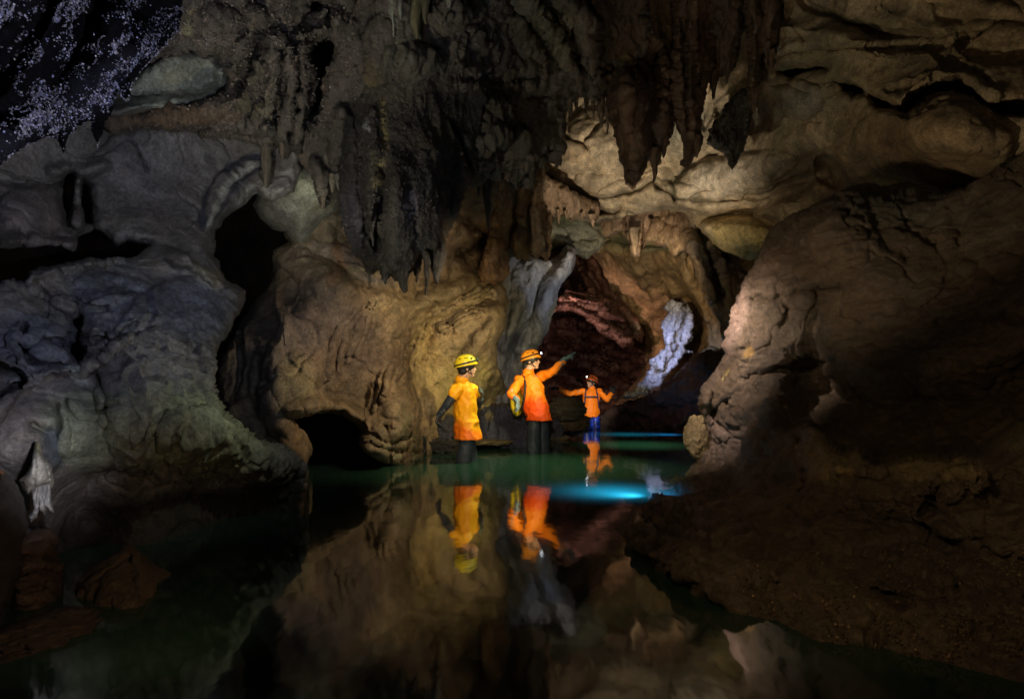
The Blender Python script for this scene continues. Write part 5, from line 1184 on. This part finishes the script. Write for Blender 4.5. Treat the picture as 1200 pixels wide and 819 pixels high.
# 1: yellow helmet, seen from the side, arms back
L1 = P(547, 541, 6.8); L1.z = 0
S1 = shirt_mat('amber_shirt', (.95, .40, .006), (.92, .19, .006), .40, .5)
person('caver in a yellow helmet and amber short sleeved shirt, arms held low', L1, P(547, 431, 6.8), (1, .22, .12), P(541, 446, 6.82), P(544, 466, 6.82), P(547, 499, 6.82), (.42, -1, 0), (.160, .108), (.150, .120), (.14, 1.22),
       [dict(j=[P(536, 456, 6.67), P(524, 474, 6.62), P(515, 486, 6.64)], aim=(-.3, -.2, -.9), n=(1, -.2, 0), pose=(30, 38, 42, 48)),
        dict(j=[P(552, 456, 7.02), P(562, 474, 7.12), P(563, 468, 6.98)], aim=(.15, -.2, .4), n=(-1, 0, 0), pose=(30, 34, 36, 40))],
       [[P(547, 511, 6.77), P(543, 542, 6.76), P(541, 585, 6.8)], [P(549, 511, 6.87), P(551, 542, 6.88), P(554, 585, 6.9)]],
       S1, M_SUIT, M_GLOVE2, M_YEL, False, 'short', .92, sleeve=('short', 'short'))
# 2: pointing
L2 = P(630, 527, 7.7); L2.z = 0
S2 = shirt_mat('orange_shirt', (.92, .24, .008), (.88, .09, .006), .66, .1)
person('caver in an orange helmet and long orange shirt pointing up to the right', L2, P(623, 423, 7.7), (1, -.35, .16), P(619, 437, 7.7), P(623, 453, 7.7), P(629, 480, 7.7), (.80, -.6, 0), (.160, .110), (.152, .116), (.135, 1.16),
       [dict(j=[P(608, 446, 7.62), P(599, 462, 7.5), P(606, 469, 7.42)], aim=(.25, 0, -.9), n=(-1, .2, 0), pose=(30, 34, 36, 40)),
        dict(j=[P(634, 441, 7.75), P(649, 434, 7.62), P(662, 421, 7.55)], aim=(.78, -.1, .60), n=(.5, .2, -.8), pose=(3, 62, 66, 66))],
       [[P(626, 492, 7.72), P(625, 522, 7.7), P(624, 566, 7.7)], [P(635, 492, 7.8), P(636, 522, 7.8), P(637, 566, 7.8)]],
       S2, M_SUIT, M_GLOVE, M_ORH, True, 'long', .92)
# 3: far caver, arms spread
L3 = P(693, 503, 12.4); L3.z = 0
S3 = shirt_mat('far_orange_shirt', (.94, .24, .008), (.88, .11, .008), .1)
person('far caver in a deep orange shirt and blue shorts with both arms spread', L3, P(693, 448, 12.4), (-.85, -.6, .25), P(693.5, 455.5, 12.42), P(692.5, 465, 12.42), P(692.5, 482, 12.42), (1, .15, 0), (.160, .115), (.150, .115), (.11, 1.05),
       [dict(j=[P(684, 458.5, 12.4), P(668, 461.5, 12.3), P(653, 455, 12.25)], aim=(-.95, 0, .1), n=(0, -.3, -1), pose=(6, 8, 10, 14)),
        dict(j=[P(701.5, 458.5, 12.4), P(711, 468, 12.3), P(717.5, 460, 12.25)], aim=(.3, -.1, .9), n=(-.4, -.6, 0), pose=(14, 16, 18, 20))],
       [[P(688.5, 487, 12.4), P(688, 500, 12.4), P(688, 530, 12.4)], [P(697.5, 487, 12.42), P(698, 500, 12.42), P(698, 530, 12.42)]],
       S3, M_BLUE, M_GLOVE2, M_ORH2, True, 'short', .96)

# packs
def pack(label, c, r, mat, straps, name='backpack'):
    root = empty(name, c); tag(root, label, 'bag' if name != 'backpack' else 'backpack')
    bm = bmesh.new(); ball(bm, (0, 0, 0), r); ball(bm, (0, 0, r[2] * .35), (r[0] * .95, r[1] * .95, r[2] * .75)); ball(bm, (0, 0, -r[2] * .35), (r[0] * .98, r[1] * .98, r[2] * .7))
    solid('bag_body', bm, mat, root, voxel=.012, fold=.01)
    for st in straps:
        bm = bmesh.new(); limb(bm, [Vector(p) - c for p in st], [.014] * len(st), 8); solid('strap', bm, M_BLACK if mat is M_DRY else mat, root)
    return root
pack('navy backpack on the shoulders of the far caver', P(693, 468, 12.62), (.16, .09, .22), M_NAVY,
     [[P(686.5, 457, 12.36), P(686, 462, 12.26), P(685.5, 470, 12.27), P(683.5, 479, 12.36)], [P(699, 457, 12.36), P(700, 462, 12.26), P(701, 470, 12.28), P(702.5, 479, 12.38)], [P(686, 465, 12.26), P(693, 465, 12.24), P(700, 465, 12.27)]])
pack('yellow dry bag slung behind the pointing caver', P(606, 468, 7.95), (.085, .085, .20), M_DRY,
     [[P(614, 441, 7.64), P(616, 452, 7.55), P(614, 468, 7.57), P(611, 480, 7.66)]], 'dry_bag')
